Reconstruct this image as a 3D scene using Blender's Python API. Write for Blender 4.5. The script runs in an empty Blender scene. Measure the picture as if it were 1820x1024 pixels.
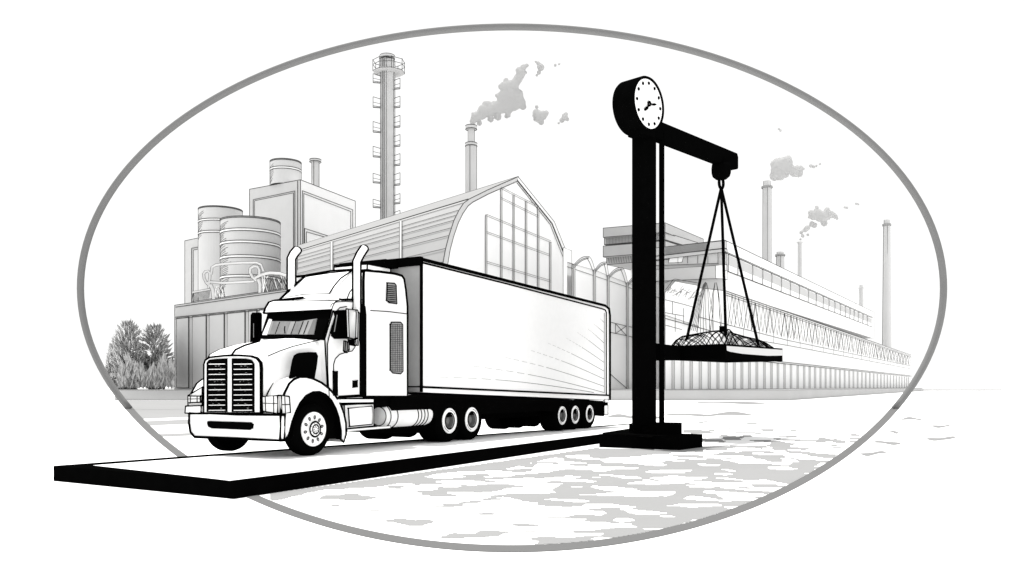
import bpy, bmesh, math, random
from mathutils import Vector as V, Matrix
random.seed(7)
S = bpy.context.scene
# ------------------------------------------------------------------ camera, sky, sun, exposure
F, HZ, HC = 1500.0, 688.0, 1.55          # focal length in photo pixels, horizon row, eye height
cam = bpy.data.objects.new('camera', bpy.data.cameras.new('camera'))
bpy.context.collection.objects.link(cam)
cam.location = (0, 0, HC); cam.rotation_euler = (math.pi/2, 0, 0)
cam.data.sensor_width = 36; cam.data.lens = 36*F/1820
cam.data.shift_y = (HZ-512)/1820
cam.data.clip_start = .1; cam.data.clip_end = 6000
S.camera = cam
w = bpy.data.worlds.new('World'); S.world = w; w.use_nodes = True
bg = w.node_tree.nodes['Background']; bg.inputs[0].default_value = (1, 1, .995, 1); bg.inputs[1].default_value = .76
sun = bpy.data.objects.new('sun', bpy.data.lights.new('sun', 'SUN'))
bpy.context.collection.objects.link(sun)
sun.data.energy = 3.4; sun.data.angle = math.radians(2); sun.data.color = (1, .99, .97)
SUNDIR = V((-.11, .12, 1)).normalized()
sun.rotation_euler = SUNDIR.to_track_quat('Z', 'Y').to_euler(); sun.location = (40, 0, 80)
S.view_settings.view_transform = 'Standard'; S.view_settings.look = 'None'
S.view_settings.exposure = .50; S.view_settings.gamma = 1
S.view_settings.use_curve_mapping = False

# ------------------------------------------------------------------ materials
def mat(name, v, var=.03, scale=6.0, rough=.9, spec=0.0):
    m = bpy.data.materials.new(name); m.use_nodes = True
    nt = m.node_tree; b = nt.nodes['Principled BSDF']
    b.inputs['Roughness'].default_value = rough
    b.inputs['Specular IOR Level'].default_value = spec
    tc = nt.nodes.new('ShaderNodeTexCoord'); no = nt.nodes.new('ShaderNodeTexNoise')
    no.inputs['Scale'].default_value = scale; no.inputs['Detail'].default_value = 2
    cr = nt.nodes.new('ShaderNodeValToRGB')
    lo, hi = v*(1-var), min(1, v*(1+var))
    cr.color_ramp.elements[0].position = .35; cr.color_ramp.elements[1].position = .65
    cr.color_ramp.elements[0].color = (lo, lo, lo, 1); cr.color_ramp.elements[1].color = (hi, hi, hi, 1)
    nt.links.new(tc.outputs['Object'], no.inputs['Vector']); nt.links.new(no.outputs['Fac'], cr.inputs['Fac'])
    nt.links.new(cr.outputs['Color'], b.inputs['Base Color'])
    return m
WHITE = mat('white_paint', .90, .01); PAPER = mat('white_ground', .90, .01, .3)
BLACK = mat('black_paint', .0015, .1); RUBBER = mat('black_rubber', .0015, .1)
INK = mat('ink_black', .001, 0)
GLINE = mat('grey_line', .075, .1); SLINE = mat('soft_grey_line', .20, .1)
WALL = mat('white_wall', .90, .015, .2); GWALL = mat('grey_and_shaded_wall', .52, .02, .3)  # the grey also colours left walls as the shade side of white blocks
GPANEL = mat('light_grey_cladding', .55, .02, .3); ROOF = mat('grey_roof_sheet', .31, .02, .2); RIB = mat('grey_ribbed_sheet', .36, .02, .2)
TANK = mat('tank_steel', .58, .02, .2); STACK = mat('concrete_stack', .58, .03, .1)
TOWER = mat('tower_steel', .58, .03, .3); TOWERD = mat('tower_steel_shaded', .38, .03, .3)
FARST = mat('far_stack_grey', .55, .03, .1)
SMOKE = mat('smoke_grey', .54, .02, .1)
_nt = SMOKE.node_tree; _b = _nt.nodes['Principled BSDF']; _t = _nt.nodes.new('ShaderNodeBsdfTranslucent'); _t.inputs[0].default_value = (.66, .66, .66, 1)
_mx = _nt.nodes.new('ShaderNodeMixShader'); _mx.inputs[0].default_value = .65; _nt.links.new(_b.outputs[0], _mx.inputs[1]); _nt.links.new(_t.outputs[0], _mx.inputs[2])
_nt.links.new(_mx.outputs[0], _nt.nodes['Material Output'].inputs[0])
TREE = mat('grey_foliage', .40, .06, .4); TWIG = mat('pale_twigs', .80, .03)
RING = mat('grey_hoop', .175, .02, .5); KERB = mat('hoop_grey_darkened', .140, .02, .5)  # hoop grey darkened for the ground band, to offset its stronger sunlight
YARD = mat('grey_yard', .285, .02, .2); WATER = mat('grey_water', .270, .02, .4); RIP = mat('grey_ripple', .24, .02)
TGREY = mat('trailer_front_shade', .36, .02); GLASS = mat('grey_glass', .26, .10, 3, .3, .3); MID = mat('mid_grey', .16, .05)
CHROME = mat('pale_chrome', .80, .05, 2, .6, .1); NET = mat('pale_sacking', .62, .12, 8)
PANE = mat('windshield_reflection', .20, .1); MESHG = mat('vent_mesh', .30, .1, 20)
QUAY = mat('quay_stone', .40, .03, .2)

# ------------------------------------------------------------------ picture point -> place
def ray(px, py): return V(((px-910)/F, 1, (HZ-py)/F))
EYE = V((0, 0, HC))
def W(px, py, Y): return EYE + ray(px, py)*Y
def onp(px, py, P, n):
    r = ray(px, py); return EYE + r*((P-EYE).dot(n)/r.dot(n))
def G(px, py, z=0.0): return W(px, py, F*(HC-z)/(py-HZ))

# ------------------------------------------------------------------ mesh builder
COL = bpy.context.collection
class MB:
    def __init__(s): s.v = []; s.f = []; s.m = []; s.mats = []
    def mi(s, m):
        if m not in s.mats: s.mats.append(m)
        return s.mats.index(m)
    def face(s, pts, m):
        k = len(s.v); s.v += [V(p) for p in pts]; s.f.append(list(range(k, k+len(pts)))); s.m.append(s.mi(m)); return s
    def loft(s, rings, m, closed=True, caps=False):
        k = len(s.v); n = len(rings[0]); i_ = s.mi(m)
        for r in rings: s.v += [V(p) for p in r]
        for a in range(len(rings)-1):
            for b in range(n if closed else n-1):
                c = (b+1) % n
                s.f.append([k+a*n+b, k+a*n+c, k+(a+1)*n+c, k+(a+1)*n+b]); s.m.append(i_)
        if caps:
            s.f.append([k+b for b in range(n)][::-1]); s.m.append(i_)
            s.f.append([k+(len(rings)-1)*n+b for b in range(n)]); s.m.append(i_)
        return s
    def line(s, pts, r, m=None, closed=False, n=5):
        m = m or INK
        P = [V(p) for p in pts]; Q = [P[0]]
        for p in P[1:]:
            if (p-Q[-1]).length > 1e-5: Q.append(p)
        P = Q
        if len(P) < 2: return s
        if closed and (P[0]-P[-1]).length < 1e-5: P.pop()
        N = len(P); rings = []
        up = None
        for i in range(N):
            a = P[i-1] if (i or closed) else None; b = P[(i+1) % N] if (i < N-1 or closed) else None
            d1 = (P[i]-a).normalized() if a is not None else None
            d2 = (b-P[i]).normalized() if b is not None else None
            t = (d1+d2) if (d1 and d2) else (d1 or d2)
            t = t.normalized() if t.length > 1e-4 else (d1 or d2)
            if up is None:
                up = V((0, 0, 1)) if abs(t.z) < .9 else V((1, 0, 0))
            x = up-t*up.dot(t)
            x = x.normalized() if x.length > 1e-4 else t.orthogonal().normalized()
            y = t.cross(x); up = x
            rings.append([P[i]+(x*math.cos(2*math.pi*j/n)+y*math.sin(2*math.pi*j/n))*r for j in range(n)])
        if closed: rings.append(rings[0]); s.loft(rings, m)
        else: s.loft(rings, m, caps=True)
        return s
    def prism(s, pts, vec, m, lr=0, lm=None, cap=None, verts=True, back=True):
        vec = V(vec); A = [V(p) for p in pts]; B = [p+vec for p in A]
        s.face(A, cap or m)
        if back: s.face(B[::-1], m)
        s.loft([A, B], m)
        if lr:
            s.line(A, lr, lm, True)
            if back: s.line(B, lr, lm, True)
            if verts:
                n = len(A)
                for i in range(n):
                    a = (A[i]-A[i-1]).normalized(); b = (A[(i+1) % n]-A[i]).normalized()
                    if a.dot(b) < .75: s.line([A[i], B[i]], lr, lm)
        return s
    def box(s, P, a, b, c, m, lr=0, lm=None):
        P, a, b, c = V(P), V(a), V(b), V(c); return s.prism([P, P+a, P+a+b, P+b], c, m, lr, lm)
    def lathe(s, c, ax, prof, m, n=32, closed=False):
        c, ax = V(c), V(ax).normalized(); x = ax.orthogonal().normalized(); y = ax.cross(x)
        rings = [[c+ax*h+(x*math.cos(2*math.pi*j/n)+y*math.sin(2*math.pi*j/n))*r for j in range(n)] for r, h in prof]
        s.loft(rings, m); return s
    def circ(s, c, ax, r, lr, m=None, n=32):
        c, ax = V(c), V(ax).normalized(); x = ax.orthogonal().normalized(); y = ax.cross(x)
        return s.line([c+(x*math.cos(2*math.pi*j/n)+y*math.sin(2*math.pi*j/n))*r for j in range(n)], lr, m, True, 4)
    def build(s, name, parent=None, smooth=False, **tags):
        me = bpy.data.meshes.new(name)
        inv = parent_inv(parent)
        if parent is None:
            c = V((0, 0, 0))
            for p in s.v: c += p
            c /= max(1, len(s.v)); c.z = min(p.z for p in s.v)
            inv = Matrix.Translation(-c)
        me.from_pydata([inv @ p for p in s.v], [], s.f)
        for m in s.mats: me.materials.append(m)
        me.polygons.foreach_set('material_index', s.m)
        if smooth: me.polygons.foreach_set('use_smooth', [True]*len(s.f))
        me.update()
        o = bpy.data.objects.new(name, me); COL.objects.link(o); o.parent = parent
        if parent is None: o.location = c
        for k, v in tags.items():
            if v: o[k] = v
        return o
def parent_inv(p):
    M = Matrix.Identity(4)
    chain = []
    while p is not None: chain.append(p.matrix_basis.copy()); p = p.parent
    for m in chain[::-1]: M = M @ m
    return M.inverted()
def thing(name, loc, label, category, group=None, rz=0):
    o = bpy.data.objects.new(name, None); o.empty_display_size = .5
    o.location = loc; o.rotation_euler = (0, 0, rz); COL.objects.link(o)
    o['label'] = label; o['category'] = category
    if group: o['group'] = group
    return o
def arc(c, a, b, t0, t1, n=12):
    return [V(c)+V(a)*math.cos(t0+(t1-t0)*i/n)+V(b)*math.sin(t0+(t1-t0)*i/n) for i in range(n+1)]

# ------------------------------------------------------------------ ground, yard, water
def flat(pts, z, m, mb): mb.face([V((p.x, p.y, z)) for p in pts], m)
m = MB(); m.face([V((-3000, -60, 0)), V((3000, -60, 0)), V((3000, 4500, 0)), V((-3000, 4500, 0))], PAPER)
m.build('ground', kind='structure')
EA, EB = 767.0, 464.0                                   # the hoop, as seen
def ell(t, k=0): return (910+(EA+k)*math.cos(t), 512+(EB+k)*math.sin(t))
def ellx(py, side, k=0):
    q = max(0, 1-((py-512)/(EB+k))**2); return 910+side*(EA+k)*math.sqrt(q)
# yard to the left, inside the hoop
m = MB()
ys = [712, 716, 722, 730, 738, 745]
m.face([V((p.x, p.y, .004)) for p in [G(ellx(y, -1), y) for y in ys]+[G(420, 738), G(620, 732), G(760, 722), G(760, 712)]], YARD)
m.build('yard', kind='structure')
m = MB()
for (y0, y1, xr, dy) in ((749, 757, 520, -11), (772, 777, 500, -9)):
    a, b = ellx(y0, -1), ellx(y1, -1)
    m.face([V((p.x, p.y, .004)) for p in (G(a, y0), G(b, y1), G(xr, y1+dy), G(xr, y0+dy))], YARD)
m.build('path', kind='structure')
# water: grey sheet with pale streaks
def inside(px, py, k=-8):
    return ((px-910)/(EA+k))**2+((py-512)/(EB+k))**2 < 1
def streak(mb, px, py, L, h, z, mt, slope=0.0, seed=0):
    rr = random.Random(seed); n = 18; top = []; bot = []
    ph = rr.uniform(0, 6); cut = rr.uniform(.3, 1); w1 = rr.uniform(3, 6.5)
    for i in range(n+1):
        t = i/n; x = px-L/2+L*t
        e = math.sin(math.pi*t)**(.55*cut+.1)
        c = py+slope*(x-px)+.30*h*math.sin(ph+t*w1)
        th = h*.5*e*(.8+.2*math.sin(ph*2+t*8))
        th = max(th, .05)
        top.append((x, c-th)); bot.append((x, c+th))
    pts = top+bot[::-1]
    pts = [p for p in pts]
    for (x, y) in pts:
        if y < 692: return
    mb.face([V((q.x, q.y, z)) for q in (G(x, y) for x, y in pts)], mt)
def plat_y(px): return 887-(px-410)*.1402 if px < 1065 else 795+(px-1065)*.04
from mathutils import noise as NZ
def field(px, py, oy=0.0):
    sc = .30+1.35*(py-705)/265
    u, v_ = (px-910)/(64*sc)+40, 33.0*math.log(sc)
    wv = .5*NZ.noise(V((u*.5, v_*.22, 3.1)))
    return NZ.noise(V((u+wv*1.5, v_+wv*2.4, 7.7+oy)))+.40*NZ.noise(V((u*2.3, v_*1.9, 1.3)))
_q = sorted(field(500+((k*7919) % 1000), 720+((k*104729) % 250)) for k in range(3000))
def thr(g): return _q[min(2999, max(0, int((1-g)*3000)))]
def lerp(pts, x):
    if x <= pts[0][0]: return pts[0][1]
    for (a, fa), (b, fb_) in zip(pts, pts[1:]):
        if x <= b: return fa+(fb_-fa)*(x-a)/(b-a)
    return pts[-1][1]
def cover(px, py):
    """how much of the water is grey here"""
    if px < 1065 or py > 795:
        e = py-(plat_y(px) if px < 1065 else (798 if px < 1207 else 796-(px-1207)*.02))
        if e < 0 and px < 1250: return 0
        if px < 1250 and e < 11+4*math.sin(px*.03): return 1.01  # solid grey strip along the edge: platform shadow coloured into the water
    top = lerp([(735, .0), (750, .05), (770, .26), (795, .40), (812, .50), (830, .55)], py)
    low = lerp([(480, .30), (700, .34), (800, .40), (960, .50), (1080, .62), (1180, .74), (1400, .72)], px)
    if px < 1215 and py < 796: return 0
    g = top if py < 812 else (top*(830-py)/18+low*(py-812)/18 if py < 830 else low)
    if py > 880 and px < 1080: g *= max(.12, 1-(1080-px)/330*min(1, (py-880)/24))
    if py > 940: g *= .92
    if py < 790 and px > 1420: g *= .7
    return g
m = MB(); dy = 1.4; y = 736.0
while y < 970:
    x = 480.0; run = None; ym = y+dy/2
    while x < 1600:
        on = False
        if inside(x, ym, -7):
            c_ = cover(x, ym); on = c_ > 1 or (c_ > 0 and field(x, ym) > thr(c_))
        if on and run is None: run = x
        if not on and run is not None:
            if x-run > 5:
                t_ = min(5, (x-run)*.25)
                m.face([V((q.x, q.y, .003)) for q in (G(run, y), G(run+t_*.0, y+dy), G(x, y+dy), G(x-t_*.0, y))], WATER)
            run = None
        x += 2.5
    y += dy
m.build('water', kind='structure')
m = MB(); rr = random.Random(5); cnt = 0
def grey(px, py, L, h, s=0.0):
    global cnt
    cnt += 1; streak(m, px, py, L, h, .007+.00001*cnt, RIP, s, cnt+900)
for (x, y, L, h) in ((1620, 745, 38, 3), (1672, 757, 36, 3), (1673, 779, 54, 4), (1589, 768, 18, 3), (1578, 787, 50, 3.4), (1552, 806, 48, 4),
                     (1300, 716, 130, 3), (1225, 738, 90, 3), (1290, 737, 100, 4), (1150, 741, 60, 3), (1110, 741, 70, 4)):
    grey(x, y, L, h*1.7, -.01)
m.build('ripples', kind='stuff', label='thin grey ripple marks on the pale ground beyond the right side of the hoop', category='ripples')
# far bank and quay
QZ = 1.2
q0, q1, q2 = W(204, 700, 98), W(1404, 700, 98), W(1640, 700, 320)
m = MB()
pts = [V((p.x, p.y, 0)) for p in (q0, q1, q2, W(1640, 700, 420), W(320, 700, 420), W(214, 700, 160))]
m.prism(pts, (0, 0, QZ), QUAY)
m.line([V((p.x, p.y, QZ+.02)) for p in (q0, q1, q2)], .05, SLINE)
m.build('quay', kind='structure')
m = MB(); a, b = W(1622, 690, 330), W(1780, 690, 330)
m.box((a.x, 330, 0), (b.x-a.x, 0, 0), (0, 5, 0), (0, 0, .98), FARST)
m.build('far_shore', kind='structure')

# ------------------------------------------------------------------ the great oval hoop
YH = 60.0
hoop = thing('oval_hoop', W(910, HZ+F*HC/YH, YH), 'huge thin mid-grey oval hoop that encircles the truck, the yard and the factory', 'hoop')
tg = math.asin((HZ+F*HC/YH-512)/EB)
m = MB()
pts = [W(*ell(t), YH) for t in [math.pi-tg+(math.pi+2*tg)*i/120 for i in range(121)]]
m.line(pts, 6.0/F*YH, RING, n=10); m.build('arch', hoop, True)
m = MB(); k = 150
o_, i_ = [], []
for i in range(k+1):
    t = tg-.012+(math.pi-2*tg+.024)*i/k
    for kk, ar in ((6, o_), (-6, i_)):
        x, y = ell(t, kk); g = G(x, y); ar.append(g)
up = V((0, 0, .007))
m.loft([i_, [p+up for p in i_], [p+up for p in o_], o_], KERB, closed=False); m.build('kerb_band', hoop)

# ------------------------------------------------------------------ weighbridge platform
NC, LC, RC, EC = G(415, 855, .25), G(95, 828, .25), G(1138, 751.5, .25), G(1150, 761.5, .25)
dn = V((0, 0, -.25))
plat = thing('weighbridge', V((-.5, 20, 0)), 'long flat white weighbridge deck with thick black edges under the lorry', 'weighbridge')
m = MB(); m.prism([NC, LC, RC, EC], dn+V((0, 0, -.0)), BLACK); m.build('edge_frame', plat)
m = MB(); e1 = (RC-LC).normalized(); n1 = V((e1.y, -e1.x, 0))
a = LC+n1*.50+e1*.40; b = RC+n1*.45-e1*.2; u3 = V((0, 0, .006))
m.prism([NC+V((-.05, .015, 0))+u3, a+u3, b+u3, EC-n1*.0+u3], (0, 0, -.004), WHITE); m.build('deck', plat)

# ------------------------------------------------------------------ lorry frame
D = V((.506, .862, 0)).normalized(); C = V((-D.y, D.x, 0))
O = V((-3.81, 15.8, .256)); Z = V((0, 0, 1))
def L(u, v, w_): return O+D*u+C*v+Z*w_
def tp(px, py, v): return onp(px, py, O+C*v, C)
def fp(px, py, u): return onp(px, py, O+D*u, D)
def tps(l, v): return [tp(x, y, v) for x, y in l]
def toL(p): q = p-O; return (q.dot(D), q.dot(C), q.z)
ang = math.atan2(D.y, D.x)
LT, LM, LF = .034, .022, .011
truck = thing('semi_truck', O, 'white long-nosed semi truck with twin exhaust stacks and tall split grille, standing on the weighbridge', 'truck', rz=ang)
def ext(mb, pts, v1, mt, lr=LT, back=True, cap=None):
    """pts on one side plane, extruded across the vehicle by v1"""
    return mb.prism(pts, C*v1, mt, lr, None, cap, back=back)
def slab(mb, pts, out, th, mt, lr=0, lm=None):
    P = [p+out*th for p in pts]; return mb.prism(P, -out*th, mt, lr, lm, back=False)
SIDE, FRONT = -C, -D
CW = 1.95
# hood
hood_sec = []
def hsec(u, v0, v1, wt, wb=.55, rad=.16, crown=.05):
    c = (v0+v1)/2; ring = []
    ring.append(L(u, v0, wb)); ring.append(L(u, v0, wt-rad-.06))
    for i in range(1, 7):
        a = math.pi/2*i/6; ring.append(L(u, v0+rad*(1-math.cos(a)), wt-rad-.06+(rad+.0)*math.sin(a)))
    for i in range(1, 6): ring.append(L(u, v0+rad+(v1-v0-2*rad)*i/6, wt-.06+crown*math.sin(math.pi*i/6)))
    for i in range(0, 7):
        a = math.pi/2*(1-i/6); ring.append(L(u, v1-rad*(1-math.cos(a)), wt-rad-.06+rad*math.sin(a)))
    ring.append(L(u, v1, wb)); return ring
H_ = [(-.74, .46, 1.98, 1.90), (-.66, .44, 2.00, 1.99), (-.45, .40, 2.02, 2.08), (-.1, .33, 2.03, 2.18), (.3, .22, 2.02, 2.25), (.68, .14, 1.97, 2.29)]
secs = [hsec(*h) for h in H_]
m = MB(); m.loft(secs, WHITE, closed=False); m.face(secs[0], WHITE); m.face(secs[-1], WHITE)
m.line(secs[0], LM)
m.line([s_[12] for s_ in secs], .014) if False else None
m.line([s_[10]+Z*.006 for s_ in secs[:4]], .026)                     # centre crease
m.line([s_[15]+Z*.0 for s_ in secs], .020)                            # far shoulder
m.line(tps([(476, 633), (497, 624), (520, 616), (548, 609), (574, 603)], .17), .010)
m.build('hood', truck, True)
# grille
m = MB(); u0 = -.77
def gp_(l): return [fp(x, y, u0) for x, y in l]
srd = gp_([(362.5, 734), (362.5, 648), (365, 640), (373, 635), (400, 632), (425, 631.5), (445, 633), (456, 637), (462, 645), (463, 655), (463, 734)])
m.prism(srd, D*.04, WHITE, .020)
gr = m.build('grille', truck)
for pts in ([(369, 732), (369, 645), (373, 640), (385, 638.5), (404.5, 637.5), (404.5, 732)], [(413.5, 732), (413.5, 637.5), (438, 638), (448, 640), (452.5, 647), (452.5, 732)]):
    m = MB(); slab(m, gp_(pts), FRONT, .02, BLACK, .006); 
    xs0, xs1 = pts[0][0]+4.5, pts[-1][0]-2.5
    for i in range(10):
        y = 647.5+9.1*i
        P = gp_([(xs0, y), (xs1, y-.3)]); m.line([p+FRONT*.03 for p in P], .0075, WHITE)
    rr = random.Random(3)
    for i in range(26):
        x = rr.uniform(xs0+6, xs1-6); y = rr.uniform(645, 728)
        P = gp_([(x, y), (x+rr.uniform(1, 3), y+rr.uniform(-1, 1))]); m.line([p+FRONT*.028 for p in P], .003, MESHG)
    m.build('grille_opening', gr)
# bumper
m = MB(); ub = -.78
front = [fp(x, y, ub) for x, y in [(337, 735), (336.5, 752), (339, 768), (346, 776.5), (420, 779.5), (498, 783), (499, 737.5), (420, 736)]]
m.prism(front, D*.10, WHITE, LT*.9)
side = [tp(x, y, 0.02) for x, y in [(499, 737.5), (513, 735), (514, 750), (511, 779), (498, 783)]]
m.prism(side, C*.12, WHITE, .018)
bp = m.build('bumper', truck)
m = MB(); sl = [(371, 749), (448, 751.5), (451, 755), (450, 761), (446, 763.5), (378, 760.5), (372, 758), (370, 752)]
slab(m, [fp(x, y, ub) for x, y in sl], FRONT, .02, BLACK, .010); m.build('bumper_slot', bp)
# fenders
def fender(v0, wid, near=True):
    o = [(499, 736), (501, 716), (505, 700), (514, 682), (523, 674), (533, 670), (545, 670), (556, 673), (571, 680), (584, 690), (595, 702), (604.5, 717), (611, 735), (614.6, 752), (615, 772), (611, 786)]
    i = [(606, 781), (606, 766), (602, 742), (597, 727), (589, 712), (579, 702), (568, 697), (556, 697.5), (543.5, 704), (533, 717), (525.7, 732), (519, 750), (514, 770), (510, 779)]
    P = [toL(tp(x, y, 0)) for x, y in o]; Q = [toL(tp(x, y, 0)) for x, y in i]
    # skin from the outer arc inwards
    def at(p, v): return L(p[0], v, p[2])
    mb = MB()
    s = 1 if near else -1
    A = [at(p, v0) for p in P]; B = [at(p, v0+s*wid) for p in P]
    Ai = [at(p, v0) for p in Q]; Bi = [at(p, v0+s*wid) for p in Q]
    mb.face(A+Ai, WHITE); mb.face((B+Bi)[::-1], WHITE)
    mb.loft([A, B], WHITE, closed=False); mb.loft([Ai, Bi], BLACK, closed=False)
    mb.face([at(p, v0+s*.12) for p in Q], BLACK)
    mb.line(A+Ai, .024, closed=False); mb.line(B[1:], .018)
    mb.line([A[-1], Ai[0]], .024)
    fo = mb.build('fender', truck)
    return P, Q
fender(0.0, .42, True)
fender(2.5, .46, False)
# headlights
def headlight(quad, side_pts, lab=None):
    mb = MB(); slab(mb, quad, FRONT, .05, CHROME, .017)
    if side_pts: slab(mb, side_pts, SIDE, .03, CHROME, .017)
    a, b, c, d = [p+FRONT*.055 for p in quad[:4]]
    for t in (.2, .75): mb.line([a+(b-a)*t, d+(c-d)*t], .009)
    mb.line([a+(d-a)*.45, b+(c-b)*.45], .007)
    if side_pts:
        a, b, c, d = [p+SIDE*.035 for p in side_pts[:4]]
        for t in (.4,): mb.line([a+(b-a)*t, d+(c-d)*t], .008)
        mb.line([a+(d-a)*.5, b+(c-b)*.5], .009)
    return mb.build('headlight', truck)
uh = -.70
headlight([fp(x, y, uh) for x, y in [(470, 705), (497, 703), (497, 735), (471, 731)]], [tp(x, y, -.0) for x, y in [(498, 703), (512, 705), (514, 733), (499, 736)]])
headlight([fp(x, y, uh) for x, y in [(338, 704), (360, 704), (360, 715), (338, 716)]], None)
m = MB(); slab(m, [fp(x, y, -.72) for x, y in [(334, 722), (361, 721), (361, 734), (333, 734)]], FRONT, .05, WHITE, .018)
slab(m, [fp(x, y, -.69) for x, y in [(336, 703), (361, 688), (361, 735), (336, 735)]], FRONT, .02, WHITE, .018)
m.build('corner_panel', truck)
# air intake
m = MB(); slab(m, tps([(513, 672), (519, 640), (522, 632), (528, 628), (545, 626.5), (558, 627), (561, 633), (559, 650), (555, 673)], .16), SIDE, .05, BLACK, .010)
m.build('air_intake', truck)
# cab
near = tps([(583, 708), (575, 602), (590.5, 551), (597, 537), (625, 533), (645, 533), (645, 708)], .03)
nl = [toL(p) for p in near]
WB = (tp(465, 601, CW-.1), tp(574, 603, .06), tp(591, 550, .06), tp(479, 558, CW-.1))
def shift(p, u, v=None): q = toL(p); return L(u, q[1] if v is None else v, q[2])
fv = CW-.03
far_ = [L(toL(near[0])[0]+.15, fv, nl[0][2]), L(toL(WB[0])[0]+.03, fv, nl[1][2]), L(toL(WB[3])[0]+.04, fv, nl[2][2]), L(toL(WB[3])[0]+.12, fv, nl[3][2])]+[L(nl[i][0], fv, nl[i][2]) for i in (4, 5, 6)]
near[1:3] = [near[1]+D*.035, near[2]+D*.035]
m = MB(); m.face(near, WHITE); m.face(far_[::-1], WHITE); m.loft([near, far_], WHITE); m.line(near, .016, closed=True)
cab = m.build('cab', truck)
# door panel
m = MB(); out = tps([(584, 706), (580, 608), (586, 594), (596, 552), (606, 546), (640, 541), (640, 703)], 0.03)
slab(m, out, SIDE, .02, WHITE, 0)
for l, r in (([(583, 706), (580.5, 660), (580, 612), (582, 602), (590, 575), (596, 553), (602, 547), (614, 545)], .012),
             ([(585, 545), (588, 540), (596, 537), (612, 536), (626, 537)], .010),
             ([(591, 662), (591, 648), (594, 638), (602, 630), (614, 626), (624, 624), (629, 617), (631, 608)], .010),
             ([(600, 706), (640, 703.5)], .030)):
    m.line([p+SIDE*.03 for p in tps(l, .03)], r)
door = m.build('door', truck)
m = MB(); slab(m, tps([(597, 552), (620, 551), (620, 602), (592, 602), (587, 597), (586.5, 590)], .03), SIDE, .035, BLACK, .008)
a = tps([(596, 560), (591, 590)], .03); m.line([p+SIDE*.045 for p in a], .010, GLASS); m.build('side_window', door)
m = MB(); slab(m, tps([(589.5, 660), (597, 660), (597, 703), (590, 703)], .03), SIDE, .05, BLACK, .008); m.build('grab_handle', door)
m = MB(); slab(m, tps([(625, 677), (633, 676), (633, 688), (625, 689)], .03), SIDE, .04, BLACK, .008); m.build('door_latch', door)
# windshield
nrm = (WB[1]-WB[0]).cross(WB[3]-WB[0]).normalized()
if nrm.dot(D) > 0: nrm = -nrm
m = MB(); m.prism([p+nrm*.03 for p in WB], -nrm*.05, BLACK, .016)
ws = m.build('windshield', truck)
def wpt(s, t): return (WB[0]+(WB[1]-WB[0])*s)*(1-t)+(WB[3]+(WB[2]-WB[3])*s)*t+nrm*.036
m = MB()
m.prism([wpt(.05, .13), wpt(.86, .13), wpt(.83, .68), wpt(.55, .60), wpt(.06, .66)], -nrm*.01, GLASS)
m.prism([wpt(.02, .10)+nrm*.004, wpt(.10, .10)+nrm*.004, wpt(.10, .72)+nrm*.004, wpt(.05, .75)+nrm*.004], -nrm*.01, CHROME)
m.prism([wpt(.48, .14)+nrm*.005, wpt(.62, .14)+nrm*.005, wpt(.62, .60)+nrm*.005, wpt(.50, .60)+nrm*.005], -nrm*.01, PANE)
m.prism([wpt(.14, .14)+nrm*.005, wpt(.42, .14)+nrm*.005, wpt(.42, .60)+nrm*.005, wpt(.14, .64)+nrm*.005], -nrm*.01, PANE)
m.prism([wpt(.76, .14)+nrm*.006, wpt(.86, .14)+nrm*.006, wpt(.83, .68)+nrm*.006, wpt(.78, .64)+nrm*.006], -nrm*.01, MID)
for s in (.24, .50, .62, .70): m.line([wpt(s, .14)+nrm*.008, wpt(s+.01, .60)+nrm*.008], .008)
m.line([wpt(.40, .16)+nrm*.01, wpt(.37, .3)+nrm*.01, wpt(.36, .42)+nrm*.01], .012)
m.build('glass', ws)
# sun visor
A = [tp(469, 557, CW), tp(472, 548, CW), tp(478, 538, CW), tp(487, 535, CW)]
B = [tp(589.5, 551, -.0), tp(591, 545, 0), tp(596, 536, 0), tp(606, 533, 0)]
b2 = [A[-1]+D*.8, B[-1]+D*.5]; 
m = MB(); m.loft([A+[A[-1]+D*.7, A[0]+D*.6], B+[B[-1]+D*.5, B[0]+D*.45]], WHITE, caps=True)
m.line(A, LT*.9); m.line([A[0], B[0]], .020); m.line([A[-1], (A[-1]+B[-1])/2+Z*.06, B[-1]], LT*.9); m.line([B[-1], tp(628, 533, 0)], LT*.8); m.line(B, .010)
m.build('sun_visor', truck)
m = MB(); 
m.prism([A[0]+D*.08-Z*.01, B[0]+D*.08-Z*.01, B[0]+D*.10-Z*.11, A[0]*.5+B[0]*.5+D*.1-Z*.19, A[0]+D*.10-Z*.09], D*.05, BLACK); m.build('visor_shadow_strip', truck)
# roof fairing
BL, TL, TR, BR = tp(500, 531, 1.88), tp(545, 490, 1.62), tp(627, 480, .32), tp(585, 522, .16)
TM = tp(588, 482.5, .95)
us = toL(tp(645, 600, 0))[0]
def back(p, u): q = toL(p); return L(u, q[1], q[2])
m = MB()
e1_, e2_ = tp(497, 534, 1.9), tp(598, 533, .02)
rb_, rt_ = back(tp(640, 531, 0.02), us+.05), back(tp(643, 483, .02), us+.05)
m.face([BL, BR, TR, TM, TL], WHITE); m.face([BR, tp(622, 533, .02), rb_, rt_, TR], WHITE)
m.face([e1_, e2_, BR, BL], WHITE)
m.face([TL, TM, TR, rt_, back(TL, us+.4)], WHITE); m.face([BL, TL, back(TL, us+.4), back(BL, us+.4)], WHITE); m.face([e2_, tp(622, 533, .02), BR], WHITE)
m.line([e1_, BL, tp(522, 509, 1.75), TL, TM, TR, rt_], LT)
m.line([TR, tp(605, 495, .24), tp(594, 508, .18), BR], .016); m.line([tp(502, 530, 1.86), tp(540, 523, 1.1), BR], .009)
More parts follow.
